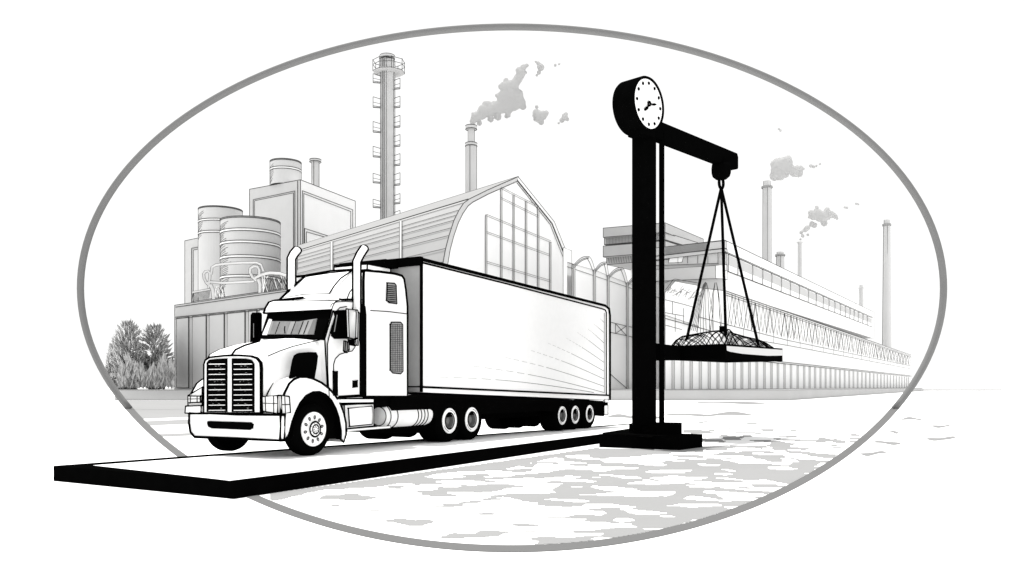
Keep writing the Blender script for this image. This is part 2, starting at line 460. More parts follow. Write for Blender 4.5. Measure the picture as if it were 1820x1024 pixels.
m.line([tp(617, 531, .01), tp(621, 520, .01), tp(628, 511, .02)], .012)
m.build('roof_fairing', truck)
# sleeper
m = MB(); sp = tps([(648, 705), (646, 500), (647, 481), (672, 482.5), (700, 486), (714, 490), (718, 496), (721, 515), (724, 545), (724, 705)], 0)
ext(m, sp, CW, WHITE, LT*.85)
m.line([p+SIDE*.01 for p in tps([(658, 552), (690, 554), (722, 558)], 0)], .010)
m.line([p+SIDE*.01 for p in tps([(645, 487), (644, 530)], 0)], .008)
sl_ = m.build('sleeper', truck)
m = MB(); slab(m, tps([(687, 503), (700, 504), (702.5, 507), (704, 540), (690, 538), (686, 534)], 0), SIDE, .02, MESHG, .016)
for i in range(9): m.line([p+SIDE*.03 for p in tps([(687.5, 508+3.4*i), (703, 509+3.5*i)], 0)], .010)
m.build('louvre_vent', sl_)
m = MB(); slab(m, tps([(695, 573), (711, 573), (714.5, 577), (715, 660), (711, 664.5), (697, 663), (692.5, 658), (692.5, 577)], 0), SIDE, .02, MESHG, .014)
for i in range(6): m.line([p+SIDE*.024 for p in tps([(695.5+3.2*i, 576), (695.5+3.2*i, 661)], 0)], .004)
for i in range(26): m.line([p+SIDE*.024 for p in tps([(693.5, 577+3.3*i), (714, 577.5+3.3*i)], 0)], .004)
m.build('mesh_vent', sl_)
# black gap strip between cab and sleeper
m = MB(); ext(m, tps([(641, 706), (641, 560), (644, 540), (650, 545), (651.5, 560), (651.5, 706)], -.02), .5, BLACK, 0); m.build('gap_strip', truck)
# exhaust stacks: pale pipe with dark outline tubes drawn along its silhouette
def stack(pts, v, r, name='exhaust_stack'):
    P = [tp(x, y, v) for x, y in pts]; mb = MB()
    mb.line(P, r, WHITE, n=14)
    for sgn in (-1, 1):
        Q = []
        for i, p in enumerate(P):
            a = P[max(0, i-1)]; b = P[min(len(P)-1, i+1)]; t = (b-a).normalized()
            nn = t.cross(p-EYE).normalized(); Q.append(p+nn*sgn*r*1.08)
        mb.line(Q, .028); 
        if sgn == -1: q0 = Q
    c = P[-1]; t = (P[-1]-P[-2]).normalized(); nn = t.cross(V((0, 1, 0))).normalized()
    mb.line([c+(nn*math.cos(a)*r)+t*math.sin(a)*r*.8 for a in [math.pi*i/10 for i in range(11)]], .028)
    mb.face([c+(nn*math.cos(a)*r)+t*math.sin(a)*r*.8 for a in [math.pi*i/10 for i in range(11)]], WHITE)
    mb.build(name, truck, True)
stack([(634, 556), (634, 510), (634, 466), (640, 453), (648, 441)], -.05, .068)
stack([(518, 520), (518, 490), (518, 460), (522, 452), (529, 444)], 1.80, .075)
m = MB(); ext(m, tps([(646, 520), (646, 480), (660, 470), (700, 470), (700, 480)], .4), 1.0, WHITE, 0)
# mirrors
def mirror(P, out, th, mt, lr):
    mb = MB(); mb.prism(P, out*th, mt, lr); return mb
m = MB(); m.prism([tp(x, y, -.22) for x, y in [(615, 549), (632, 551), (633, 557), (632, 601), (628, 603), (617, 600)]], D*.06, WHITE, .014)
m.prism([tp(x, y, -.20) for x, y in [(632, 551), (636.5, 556), (636, 602), (634, 614), (630, 614), (630, 603)]], D*.04, WHITE, .012)
m.line([tp(617, 552, -.21)-D*.02, tp(631, 554, -.21)-D*.02], .008)
mi = m.build('mirror', truck)
m = MB(); m.prism([tp(x, y, -.2) for x, y in [(618, 603), (630, 604), (629, 615), (619, 613)]], D*.05, BLACK, .006)
m.prism([tp(x, y, -.25) for x, y in [(611, 606), (617, 608), (618, 622), (614, 627), (610, 624)]], D*.05, GLASS, .012)
m.line([tp(620, 612, -.2), tp(628, 612, 0)], .02); m.build('convex_mirror', mi)
m = MB(); m.prism([tp(x, y, 2.15) for x, y in [(446, 560), (449, 556), (459, 556), (460, 560), (459, 606), (445, 609)]], D*.08, BLACK, .008)
m.line([tp(452, 575, 2.12)-D*.02, tp(452, 600, 2.12)-D*.02], .006, GLASS); m.build('mirror', truck)
# chassis, step, battery box, tank
m = MB(); ext(m, tps([(586, 706), (600, 704), (748, 704), (748, 722), (660, 724), (612, 722)], .12), 2.1, BLACK, 0)
a = tps([(614, 762), (640, 760), (690, 756), (765, 750), (770, 770), (690, 770), (640, 768)], .5); m.prism(a, C*1.2, BLACK)
m.build('chassis', truck)
m = MB(); slab(m, tps([(599, 710), (657, 710), (657, 714.5), (600, 715.5)], 0), SIDE, .10, WHITE, 0); m.build('step_plate', truck)
m = MB(); bx = tps([(612, 720), (664, 718), (664, 757), (615, 762)], .05); m.prism(bx, C*.5, CHROME, .014)
slab(m, tps([(618, 726), (660, 722), (660, 754), (620, 758)], .05), SIDE, .02, WHITE, .016)
slab(m, tps([(613, 763), (690, 757), (690, 761), (613, 767)], .05), SIDE, .06, WHITE, .008)
m.build('battery_box', truck)
c0, c1 = tp(672, 740, .26), tp(757, 736, .26); c1.z = c0.z
ax = (c1-c0); ln = ax.length; R = .25
m = MB(); m.lathe(c0, ax, [(.01, 0), (R*.8, .02), (R, .10), (R, ln-.14), (R*.93, ln-.05), (R*.7, ln), (.01, ln)], CHROME, 36)
for h in (.12, .36, ln-.62, ln-.50, ln-.38, ln-.26): m.circ(c0+ax.normalized()*h, ax, R+.004, .014)
m.circ(c0+ax.normalized()*.02, ax, R*.8, .012)
m.build('fuel_tank', truck, False)
# wheels
def wheel_mesh(kind, R, wd):
    """in the vehicle frame: axle along +y, outer face at y=0, hub at the origin"""
    mb = MB(); c = V((0, 0, 0)); ay = V((0, 1, 0))
    mb.lathe(c, ay, [(R*.60, .02), (R*.66, -.005), (R*.86, -.012), (R*.97, .03), (R, .07), (R, wd-.07), (R*.97, wd-.02), (R*.6, wd), (.01, wd)], RUBBER, 40)
    tmb = mb
    rb = MB()
    if kind == 'front':
        rb.lathe(c, ay, [(R*.655, .0), (R*.64, -.02), (R*.60, -.015), (R*.56, .01), (R*.30, -.01), (R*.29, -.04), (R*.20, -.06), (.005, -.06)], WHITE, 40)
        for i in range(10):
            a = 2*math.pi*i/10+.2; q = V((math.cos(a)*R*.45, -.012, math.sin(a)*R*.45))
            t = V((math.cos(a), 0, math.sin(a)))*.032; s = V((-math.sin(a), 0, math.cos(a)))*.019
            rb.line([q+t*math.cos(b)+s*math.sin(b) for b in [2*math.pi*j/8 for j in range(8)]], .010, INK, True, 4)
        rb.circ(V((0, -.045, 0)), ay, R*.28, .020); rb.circ(V((0, -.062, 0)), ay, R*.17, .014)
        for i in range(8):
            a = 2*math.pi*i/8; rb.line([V((math.cos(a)*R*.06, -.064, math.sin(a)*R*.06)), V((math.cos(a+.3)*R*.26, -.05, math.sin(a+.3)*R*.26))], .006)
    else:
        rb.lathe(c, ay, [(R*.60, .0), (R*.58, -.012), (R*.42, -.008), (R*.38, .02)], WHITE, 40)
        rb.lathe(c, ay, [(R*.38, .02), (R*.34, .12), (R*.15, .12), (R*.14, .05), (.005, .05)], MID, 30)
        rb.circ(V((0, -.005, 0)), ay, R*.385, .016)
        rb.line([V((math.cos(a)*R*.5, -.014, math.sin(a)*R*.5)) for a in [3.6+.9*i/6 for i in range(7)]], .005)
        rb.line([V((math.cos(a)*R*.5, -.014, math.sin(a)*R*.5)) for a in [.6+.9*i/6 for i in range(7)]], .005)
    return mb, rb
def raw(mb, name, parent, smooth=True):
    me = bpy.data.meshes.new(name); me.from_pydata([tuple(p) for p in mb.v], [], mb.f)
    for q in mb.mats: me.materials.append(q)
    me.polygons.foreach_set('material_index', mb.m)
    me.update(); o = bpy.data.objects.new(name, me); COL.objects.link(o); o.parent = parent; return o
def wheel(root, u, v, kind, R, wd, proto=None, far=False):
    if proto is None:
        a, b = wheel_mesh(kind, R, wd); wo = raw(a, 'wheel', root); ro = raw(b, 'rim', wo)
    else:
        wo = proto[0].copy(); COL.objects.link(wo); wo.parent = root
        ro = proto[1].copy(); COL.objects.link(ro); ro.parent = wo
    wo.location = (u, v, R)
    if far: wo.rotation_euler = (0, 0, math.pi)
    return wo, ro
uf = .13
fw = wheel(truck, uf, .0, 'front', .50, .32)
wheel(truck, uf, 2.46, 'front', .50, .32, fw, True)
dw = wheel(truck, 4.66, .02, 'drive', .50, .62)
wheel(truck, 5.62, .02, 'drive', .50, .62, dw)
wheel(truck, 4.66, 2.48, 'drive', .50, .62, dw, True); wheel(truck, 5.62, 2.48, 'drive', .50, .62, dw, True)
m = MB(); m.box(L(3.0, .3, .35), D*3.0, C*1.9, Z*.45, BLACK); m.build('rear_frame', truck)

# ------------------------------------------------------------------ trailer
trailer = thing('semi_trailer', L(3.5, 1.2, 0), 'plain white box trailer with a black roof edge, coupled behind the semi truck', 'trailer', rz=ang)
uA, uB = 3.51, 13.85
fb, ft, rt, rb = tp(748, 697, 0), tp(748, 461, 0), tp(1081, 545, 0), tp(1082, 711, 0)
def lw(p): return toL(p)[2]
wfb, wft, wrt, wrb = lw(fb), lw(ft), lw(rt), lw(rb)
def wl(u, a, b): return a+(b-a)*(u-uA)/(uB-uA)
prof = [L(uA, 0, wfb), L(uA, 0, wft), L(uB-.35, 0, wl(uB-.35, wft, wrt)), L(uB-.08, 0, wrt-.06), L(uB, 0, wrt-.28), L(uB, 0, wrb)]
m = MB(); m.prism(prof, C*2.5, WHITE, 0)
m.face([L(uA-.01, 0, wfb), L(uA-.01, 2.5, wfb), L(uA-.01, 2.5, wft), L(uA-.01, 0, wft)], TGREY)  # front face greyed to stand for the shade behind the cab
o1 = SIDE*.012
m.line([p+o1 for p in prof[1:]], .045); m.line([prof[0]+o1, prof[1]+o1], .040)
m.line([tp(748, 466.5, 0)+o1, tp(900, 504.5, 0)+o1, tp(1070, 549, 0)+o1, tp(1075, 551, 0)+o1, tp(1077, 555, 0)+o1, tp(1077, 702, 0)+o1], .022)
m.line([tp(748, 688, 0)+o1, tp(1083, 703, 0)+o1], .026)
m.line([tp(1073.5, 556, 0)+o1, tp(1073.5, 699, 0)+o1], .008, GLINE)
m.line([L(uA-.02, 0, wfb+.12), L(uA-.02, 2.5, wfb+.12)], .016)
fan = [((1066, 566), (1073, 573)), ((1055, 576), (1073, 591)), ((1045, 585), (1073, 609.5)), ((1026, 591), (1073, 626.5)), ((1006, 601), (1073, 644)), ((974, 610), (1073, 659.5)),
       ((943.6, 623), (1073, 673.5)), ((898, 635.4), (1073, 686.7)), ((842, 651), (1073, 697.6)), ((756, 669.7), (1055, 697.6))]
for k, (a, b) in enumerate(fan):
    N = 12; pts = []
    for i in range(N+1):
        t = i/N; x = a[0]+(b[0]-a[0])*t; y = a[1]+(b[1]-a[1])*t-math.sin(math.pi*t)*(b[0]-a[0])*.022
        pts.append(tp(x, y, 0)+SIDE*.003)
    for i in range(N):
        r = .0025+.0055*(i/N)
        if i < 5: m.line([pts[i], pts[i]*.35+pts[i+1]*.65], r, SLINE, n=4)
        else: m.line([pts[i], pts[i+1]], r, GLINE, n=4)
m.build('box_body', trailer)
m = MB(); m.box(L(uA-.06, -.02, wft-.14), D*.12, C*2.54, Z*.20, BLACK)
m.box(L(uA-.5, .6, wft-.17), D*.45, C*1.35, Z*.16, BLACK); m.box(L(uA-1.0, .7, wft-.30), D*.8, C*.95, Z*.12, WHITE, .018)
m.build('roof_rail', trailer)
m = MB()
side = [L(uA-1.0, .04, wfb-.13), L(uA, .04, wfb-.035), L(uB-.02, .04, wrb-.035), L(uB-.02, .04, wrb-.22), L(uB-.35, .04, .34), L(9.4, .04, .62), L(6.4, .04, .62), L(uA-1.0, .04, .55)]
m.prism(side, C*.10, BLACK); m.prism([p+C*2.3 for p in side], C*.10, BLACK)
m.box(L(uA-.5, .1, .72), D*10.5, C*2.3, Z*.1, BLACK)
m.box(L(6.9, .5, .45), D*6, C*1.5, Z*.35, BLACK)
m.build('undercarriage', trailer)
trw = None
for v, far in ((.02, False), (2.48, True)):
    for px in (1000.5, 1023.5, 1049):
        u = toL(tp(px, 740, 0))[0]
        a = wheel(trailer, 0, 0, 'trailer', .455, .56, trw, far)
        if trw is None: trw = a
        q = parent_inv(trailer) @ L(u, v, .455); a[0].location = q
m = MB(); m.prism(tps([(1073, 721), (1080.5, 720), (1080.5, 737), (1073, 738)], 0.0), D*.03, WHITE, .016); m.build('mudflap', trailer)
m = MB(); m.prism(tps([(1075, 710), (1081.5, 710), (1081.5, 716), (1075, 715.5)], -.01), C*.05, WHITE, .012); m.build('tail_light', trailer)

# ------------------------------------------------------------------ the giant weighing scale
th = math.radians(47); A_ = V((math.cos(th), math.sin(th), 0)); B_ = V((-A_.y, A_.x, 0))
P0 = V((3.476, 22.0, 0))
scale = thing('weighing_scale', P0, 'giant black hanging scale with a clock-like round dial, standing at the end of the weighbridge', 'scale', rz=th)
m = MB()
bc = G(1207, 800.5); eD, eC = D, C
def blk(c, du, dv, z0, z1): m.box(c+Z*z0, du, dv, Z*(z1-z0), BLACK)
lowc = bc
blk(lowc, G(1248.5, 795)-bc, (G(1065, 795)-bc)*1.0, 0, .34)
u_ = toL  # readability
e = (W(1213, 776, 22.2)); s0 = W(1126, 776, 21.6)
m.prism([V((W(1118, 0, 22.4).x, 22.4, .3)), V((W(1168, 0, 21.2).x, 21.2, .3)), V((W(1212, 0, 22.0).x, 22.0, .3)), V((W(1212, 0, 23.6).x, 23.6, .3)), V((W(1128, 0, 24).x, 24.0, .3))], (0, 0, .26), BLACK)
m.prism([G(1071, 771, .3), G(1121, 763, .3), G(1160, 765, .3), G(1160, 779, .3)], (0, 0, .03), BLACK)
m.build('stepped_base', scale)
def colx(a, b, Y, z0, z1, dep, name):
    mb = MB(); x0, x1 = W(a, 0, Y).x, W(b, 0, Y).x
    mb.prism([V((x0, Y, z0)), V((x1, Y, z0)), V((x1+dep*.18, Y+dep, z0)), V((x0+dep*.03, Y+dep, z0))], (0, 0, z1-z0), BLACK); return mb
m = colx(1127.5, 1166, 21.9, .3, 8.4, .55, 'c'); m.build('column', scale)
m = colx(1172.5, 1181, 22.4, .3, 8.3, .14, 'r'); m.build('rod', scale)
cf = W(1153.5, 184.5, 21.6); nF = V((A_.y, -A_.x, 0))    # dial faces right-front
m = MB(); Rd = .70
m.lathe(cf, -nF, [(.01, .03), (Rd*.89, .03), (Rd*.90, 0), (Rd*.97, -.02), (Rd, .02), (Rd, .62), (Rd*.97, .66), (.01, .66)], BLACK, 64)
bb = cf-nF*.62; m.box(V((cf.x-.0, cf.y, cf.z-.80))-nF*.50-A_*.22, nF*.48, A_*.55, Z*.45, BLACK)
m.build('dial_housing', scale)
m = MB(); Rf = .625
m.lathe(cf, -nF, [(.005, .015), (Rf, .015), (Rf, .04)], WHITE, 64)
dial = m.build('dial_face', scale)
m = MB()
for i in range(12):
    a = 2*math.pi*i/12; p = cf+nF*.0+(A_*math.sin(a)+Z*math.cos(a))*Rf*.84
    m = MB(); m.line([p+(A_*math.cos(b)*.030+Z*math.sin(b)*.034) for b in [2*math.pi*j/8 for j in range(8)]], .013, INK, True, 5)
    q = (A_*math.cos(a*3+1)+Z*math.sin(a*3+1))*.03
    m.line([p-q, p+q*(.2+.5*(i % 3))], .014); m.build('hour_mark', dial)
m = MB(); h = cf+nF*.015
m.line([h+(A_*math.cos(b)*.05+Z*math.sin(b)*.055) for b in [2*math.pi*j/12 for j in range(12)]], .022, INK, True, 6)
m.line([h+A_*.05, h+A_*.16+Z*.015, h+A_*.30+Z*.05], .022); m.line([h+A_*.18+Z*.02, h+A_*.27+Z*.045], .03)
m.line([h-A_*.03-Z*.05, h-A_*.10-Z*.13, h-A_*.20-Z*.20], .026); m.line([h-A_*.10-Z*.13, h-A_*.2-Z*.2], .04)
m.build('hand', dial)
def SC(t, s, z): return V((P0.x, P0.y, 0))+A_*t+B_*s+Z*z
m = MB(); zt, zb = 8.57, 8.10
m.prism([SC(-.2, -.12, zb), SC(3.9, -.12, zb), SC(4.72, -.12, zb), SC(4.76, -.12, zb+.05), SC(4.76, -.12, zt-.1), SC(4.70, -.12, zt), SC(-.2, -.12, zt)], B_*.26, BLACK)
m.build('beam', scale)
tH = 3.95
m = MB(); c = SC(tH, 0, 0)
m.lathe(c, Z, [(.01, 8.12), (.27, 8.12), (.285, 8.0), (.28, 7.86), (.25, 7.76), (.16, 7.68), (.01, 7.66)], BLACK, 28)
m.build('hook_block', scale, True)
m = MB(); m.line([c+Z*7.57+A_*math.cos(b)*.125+Z*math.sin(b)*.17 for b in [2*math.pi*j/18 for j in range(18)]], .045, BLACK, True, 8)
m.build('hook_ring', scale, True)
NCp = onp(1290, 637, SC(tH, 0, 0)-A_*1.3-B_*.95, V((0, 1, 0)))
pz0 = HC+(688-637.5)/F*NCp.y; pz1 = HC+(688-612)/F*NCp.y
pA, pB = A_*3.5, B_*1.9
m = MB(); m.box(V((NCp.x, NCp.y, pz0))+B_*1.8+A_*.05, B_*.62+A_*-.2, A_*.35, Z*(pz1-pz0-.02), BLACK)
m.box(V((W(1160, 0, 22.4).x, 22.4, pz0)), V((W(1212, 0, 24.0).x-W(1160, 0, 22.4).x, 1.9, 0)), A_*.15, Z*(pz1-pz0-.01), BLACK)
m.build('pan_bracket', scale)
# pan with its suspension cables: hangs from the hook
pan = thing('scale_pan', V((NCp.x, NCp.y, pz0))+A_*1.7+B_*.9, 'flat black tray hung on three cables under the scale beam', 'pan', rz=th)
m = MB(); q = V((NCp.x, NCp.y, pz0)); m.box(q, pA, pB, Z*(pz1-pz0), BLACK)
nB = -B_
def pf(px, py): return onp(px, py, q+nB*.004, B_)
m.prism([pf(1291.5, 615), pf(1392, 622), pf(1392, 632), pf(1365, 632.5), pf(1320, 629), pf(1297, 625), pf(1292, 623)], B_*.002, STACK)
m.build('tray', pan)
apex = SC(tH, 0, 7.43)
for (px, py, pp) in ((1219, 602, B_*1.5+A_*.25), (1290, 588, A_*.35+B_*.3), (1348, 606, A_*2.1+B_*.1)):
    nn = V((0, 1, 0)); e = onp(px, py+8, q+pp+A_*.0, nn); m = MB(); m.line([apex, e], .043, BLACK, n=8); m.build('cable', pan)
# netted load
load = MB(); top = [(1193, 613), (1201, 603), (1212, 596), (1240, 592), (1262, 589), (1280, 588), (1296, 586), (1303, 593), (1325, 599), (1348, 604), (1362, 610), (1374, 618)]
rings = []; rows = 8; gridP = []
qz = q+Z*(pz1-pz0)
for i, (x, y) in enumerate(top):
    t = i/(len(top)-1)
    # footprint path: from the back left corner, round the near corner, out along the right side
    if x < 1290: base = qz+B_*(1.75*(1290-x)/97)+A_*.1
    else: base = qz+A_*(3.2*(x-1290)/84)+B_*.1
    inn = (A_*.9+B_*.25) if x < 1290 else (B_*1.2)
    base = onp(x, 613+max(0, (x-1290)*.07), base, V((0, 1, 0))); 
    tpk = onp(x, y, base+inn*.45, V((0, 1, 0)))
    hgt = max(.02, tpk.z-base.z); row = []
    for k in range(rows+1):
        s = k/rows; row.append(V((base.x, base.y, 0))+(V((tpk.x, tpk.y, 0))-V((base.x, base.y, 0)))*s*2+Z*(qz.z+hgt*math.sin(min(1, s*1.25)*math.pi/2*(1 if s < .8 else 1))*(1 if s < .75 else 1-(s-.75)*3)))
    gridP.append(row)
load.loft(gridP, NET, closed=False)
load.line([r[0] for r in gridP], .02); load.line([max(r, key=lambda p: p.z)+Z*.01 for r in gridP], .022)
def gpnt(a, b):
    a = max(0, min(len(gridP)-1.001, a)); b = max(0, min(rows-.001, b)); i, j = int(a), int(b); fa, fb_ = a-i, b-j
    P = gridP; return (P[i][j]*(1-fa)+P[i+1][j]*fa)*(1-fb_)+(P[i][j+1]*(1-fa)+P[i+1][j+1]*fa)*fb_
rr = random.Random(9)
n_ = len(top)-1
for k in range(46):
    a = -1.5+k*(n_+2)/46; off = rr.uniform(-.15, .15); sl = 1.3
    for d in (1, -1):
        pts = []
        for i in range(7):
            s = i/6; aa = a+off+d*sl*(s-.5)+.08*math.sin(s*7+k)
            if 0 <= aa <= n_: pts.append(gpnt(aa, s*6.2)+Z*.012+V((0, -.012, 0)))
        if len(pts) > 1: load.line(pts, rr.choice((.007, .010, .013)), n=4)
load.lathe(gpnt(5.3, 5)+Z*-.02, Z, [(.10, 0), (.10, .14), (.12, .16), (.01, .17)], BLACK, 14)
load.build('netted_load', label='low heap of pale sacks under a black criss-cross net, lying on the scale pan', category='load')

# ------------------------------------------------------------------ background helpers
def rb_(Y, px=1.5): return px*.5*Y/F
def hz(py, z, px): return W(px, py, (z-HC)*F/(HZ-py))
def qbox(N, Lp, Rp, Y, zb=QZ):
    """upright block from its near top corner (px,py at depth Y) and the two top corners beside it"""
    n = W(N[0], N[1], Y); l = hz(Lp[1], n.z, Lp[0]); r = hz(Rp[1], n.z, Rp[0])
    return n, l, r, l+r-n
def block(mb, N, Lp, Rp, Y, zb, mL, mR, lr, lm, mT=None):
    n, l, r, k = qbox(N, Lp, Rp, Y)
    dn = lambda p, z=zb: V((p.x, p.y, z))
    mb.face([n, l, dn(l), dn(n)], mL); mb.face([n, dn(n), dn(r), r], mR)  # left walls grey, right walls white: shade and light set by material
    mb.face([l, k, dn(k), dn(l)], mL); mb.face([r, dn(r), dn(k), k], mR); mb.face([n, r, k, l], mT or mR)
    mb.line([l, n, r], lr, lm); mb.line([l, dn(l)], lr, lm); mb.line([n, dn(n)], lr, lm); mb.line([r, dn(r)], lr, lm)
    mb.line([l, k, r], lr, lm)
    return n, l, r, k
def facing(n, l):
    """returns mapper picture -> point on the upright plane through n and l, moved a little towards the eye"""
    d = (l-n); d.z = 0; d.normalize(); nn = V((d.y, -d.x, 0))
    if nn.dot(n) > 0: nn = -nn
    return (lambda px, py, o=.0: onp(px, py, n+nn*o, nn)), nn
def lines(mb, f, segs, r, lm, o=.06):
    for s in segs: mb.line([f(x, y, o) for x, y in s], r, lm)
def dbl(mb, f, seg, w_, r, lm, o=.06, horiz=False):
    for k in (-w_/2, w_/2):
        mb.line([f(x+(0 if horiz else k), y+(k if horiz else 0), o) for x, y in seg], r, lm)

# --- low left factory wing
wing = thing('factory_wing', W(400, 690, 112), 'low flat-roofed light grey factory wing with tall wall panels, left of the truck', 'building')
m = MB(); r1 = rb_(112)
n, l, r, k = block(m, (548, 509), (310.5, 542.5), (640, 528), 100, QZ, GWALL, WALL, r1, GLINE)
f, nn = facing(n, l)
m.line([f(312, 546, .05), f(511, 517.5, .05)], r1, GLINE)
m.build('wall', wing)
for a, b in ((314, 335), (342, 366), (372, 398), (404, 435), (442, 456), (461, 540)):
    mb = MB(); sl = lambda x: 564-(x-310)*.103
    P = [f(a, 689, .12), f(a, sl(a)+2, .12), f(b, sl(b)+2, .12), f(b, 689, .12)]
    mb.prism(P, -nn*.1, GPANEL if b < 457 else WALL, r1, GLINE); mb.build('wall_panel', wing)
m = MB(); m.line([f(311, 564, .14), f(468, 548, .14), f(540, 541, .14)], r1, GLINE); m.line([f(311, 567, .14), f(468, 551, .14)], r1*.8, GLINE); m.build('cornice', wing)

# --- plant blocks and tanks behind it
r2 = rb_(215)
tall = thing('factory_block', W(534, 690, 215), 'tall boxy factory block with framed walls, shade-grey left and white right, and a tank on its roof', 'building')
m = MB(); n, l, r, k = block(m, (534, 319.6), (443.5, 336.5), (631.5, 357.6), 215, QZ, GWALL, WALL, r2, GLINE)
tallroof = n.z
fl, nl_ = facing(n, l); fr, nr_ = facing(n, r)
m.build('wall', tall)
m = MB(); lines(m, fl, [[(450, 560), (450, 355), (524, 339.5), (524, 480)], [(452.5, 560), (452.5, 357), (521.5, 343), (521.5, 480)], [(529, 322), (529, 480)]], r2, GLINE)
m.face([fl(452.5, 560, .05), fl(452.5, 357, .05), fl(521.5, 343, .05), fl(521.5, 560, .05)], GPANEL); m.build('left_frame', tall)
m = MB(); lines(m, fr, [[(537.5, 440), (537.5, 339), (627, 373), (627, 440)], [(540, 440), (540, 344), (623.5, 376), (623.5, 440)], [(541.5, 440), (541.5, 406), (600, 425)], [(544.5, 440), (544.5, 412), (590, 425)]], r2, GLINE)
m.build('right_frame', tall)
def tank(name, x0, x1, ye, Y, zb, bands, label, hatch=True, root_extra=None, ybot=520, parent=None):
    c = W((x0+x1)/2, ye, Y); R = (x1-x0)/2/F*Y; top = c.z; rr2 = rb_(Y)
    t = thing(name, V((c.x, c.y, zb)), label, 'tank', 'steel storage tanks of the factory')
    mb = MB(); mb.lathe(V((c.x, c.y, 0)), Z, [(R, zb), (R, top), (R*.98, top), (.01, top+.3)], TANK, 48)
    phi = math.atan2(-c.y, -c.x)-math.pi/2
    for a in (phi, phi+math.pi):
        q = V((math.cos(a)*R, math.sin(a)*R, 0)); mb.line([V((c.x, c.y, zb))+q, V((c.x, c.y, top))+q], rr2*1.0, GLINE)
    if hatch:
        yv = ye+8; i = 0
        while yv < ybot:
            a0 = phi+math.radians(rr.uniform(2, 8)); a1 = phi+math.radians(rr.uniform(34, 46)-8*math.sin(i*.2))
            z1 = W(0, yv, Y).z; z0 = W(0, yv+6, Y).z
            mb.line([V((c.x+math.cos(a)*R*1.005, c.y+math.sin(a)*R*1.005, z0+(z1-z0)*s)) for a, s in ((a0+(a1-a0)*q/4, q/4) for q in range(5))], rr2*.7, GLINE, n=3)
            yv += 3.2; i += 1
    mb.build('shell', t)
    mb = MB()
    mb.circ(V((c.x, c.y, top)), Z, R*1.01, rr2, GLINE, 48); mb.circ(V((c.x, c.y, top-.28)), Z, R*1.01, rr2, GLINE, 48); mb.build('rim', t)
    for b in bands:
        mb = MB(); z = W(0, b, Y).z; mb.lathe(V((c.x, c.y, 0)), Z, [(R*1.002, z-.28), (R*1.015, z-.24), (R*1.015, z+.24), (R*1.002, z+.28)], WALL, 48)
        mb.circ(V((c.x, c.y, z-.26)), Z, R*1.015, rr2*.9, GLINE, 48); mb.circ(V((c.x, c.y, z+.26)), Z, R*1.015, rr2*.9, GLINE, 48); mb.build('hoop_band', t)
    return t
tank('storage_tank', 394.5, 496, 394, 190, QZ, (417, 438, 463, 497), 'largest banded steel tank, standing in front of the tall factory block')
tank('storage_tank', 355, 429, 373.5, 235, QZ, (397, 418), 'banded steel tank half hidden behind the largest tank, left of it', ybot=425)
tank('storage_tank', 481, 534.5, 288.5, 222, tallroof+.02, (304,), 'small banded tank standing on the roof of the tall factory block', ybot=328)
lowb = thing('factory_annex', W(400, 690, 245), 'grey annex wall behind the largest tank at the left end of the factory', 'building')
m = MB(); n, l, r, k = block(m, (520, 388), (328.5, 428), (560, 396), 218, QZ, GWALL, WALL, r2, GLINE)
f2, n2 = facing(n, l); m.build('wall', lowb)
m = MB(); m.face([f2(342, 560, .1), f2(342, 443, .1), f2(510, 412, .1), f2(510, 560, .1)], GPANEL)
lines(m, f2, [[(340.5, 560), (340.5, 441.5), (500, 410)], [(343.5, 560), (343.5, 444.5), (500, 414)]], r2, GLINE, .15); m.build('wall_panel', lowb)
# pipework on the wing roof
pw = thing('rooftop_pipework', W(420, 530, 118), 'looping pipes and lattice frames along the roof of the low factory wing', 'pipework')
Yp = 119; rp = rb_(Yp, 1.1)
def pipe(pts, rpx, name='pipe'):
    mb = MB(); P = [W(x, y, Yp) for x, y in pts]
    mb.line(P, rpx/F*Yp, GPANEL, n=8)
    for sg in (-1, 1):
        Q = []
        for i, p in enumerate(P):
            a = P[max(0, i-1)]; b = P[min(len(P)-1, i+1)]; t = (b-a).normalized(); q_ = t.cross(p-EYE)
            Q.append(p+q_.normalized()*sg*rpx/F*Yp)
        mb.line(Q, rp, GLINE, n=4)
    mb.build(name, pw)
pipe([(373, 508), (367, 503), (363, 495), (362, 487), (365, 483), (370, 482), (373, 486), (373, 492), (372, 501), (371, 512)], 2)
pipe([(375, 488), (377, 475), (384, 471), (400, 469), (430, 467), (456, 467), (464, 471), (468, 482)], 2)
pipe([(456, 499), (449, 493), (444, 484), (445, 477), (451, 473), (458, 474), (461, 480), (461, 490)], 2.4)
pipe([(452, 495), (465, 488), (480, 485), (497, 486), (509, 490)], 2.6)
pipe([(367, 503), (375, 501), (395, 503), (420, 502), (452, 500)], 2)
pipe([(459, 497), (462, 505), (462, 522)], 3)
pipe([(374, 506), (378, 515), (380, 532)], 3)
pipe([(342, 520), (358, 517), (374, 514)], 1.6)
m = MB(); rr = random.Random(21)
for i in range(30):
    x = rr.uniform(466, 508); y1 = rr.uniform(488, 498); y2 = 522-(x-460)*.14
    m.line([W(x, y1, Yp), W(x+rr.uniform(-14, 14), y2, Yp+rr.uniform(-.4, .4))], rp, GLINE if rr.random() < .6 else WALL, n=4)
for i in range(16):
    x = rr.uniform(382, 400); m.line([W(x, rr.uniform(508, 514), Yp), W(x+rr.uniform(-4, 12), 531-(x-380)*.14, Yp)], rp, GLINE if i % 2 else WALL, n=4)
for i in range(16): m.line([W(343+i*2, 521-i*.3, Yp), W(341+i*2, 535-i*.3, Yp)], rp, GLINE, n=4)
m.line([W(342, 536, Yp), W(420, 525, Yp), W(510, 512, Yp)], rp*1.5, GLINE)
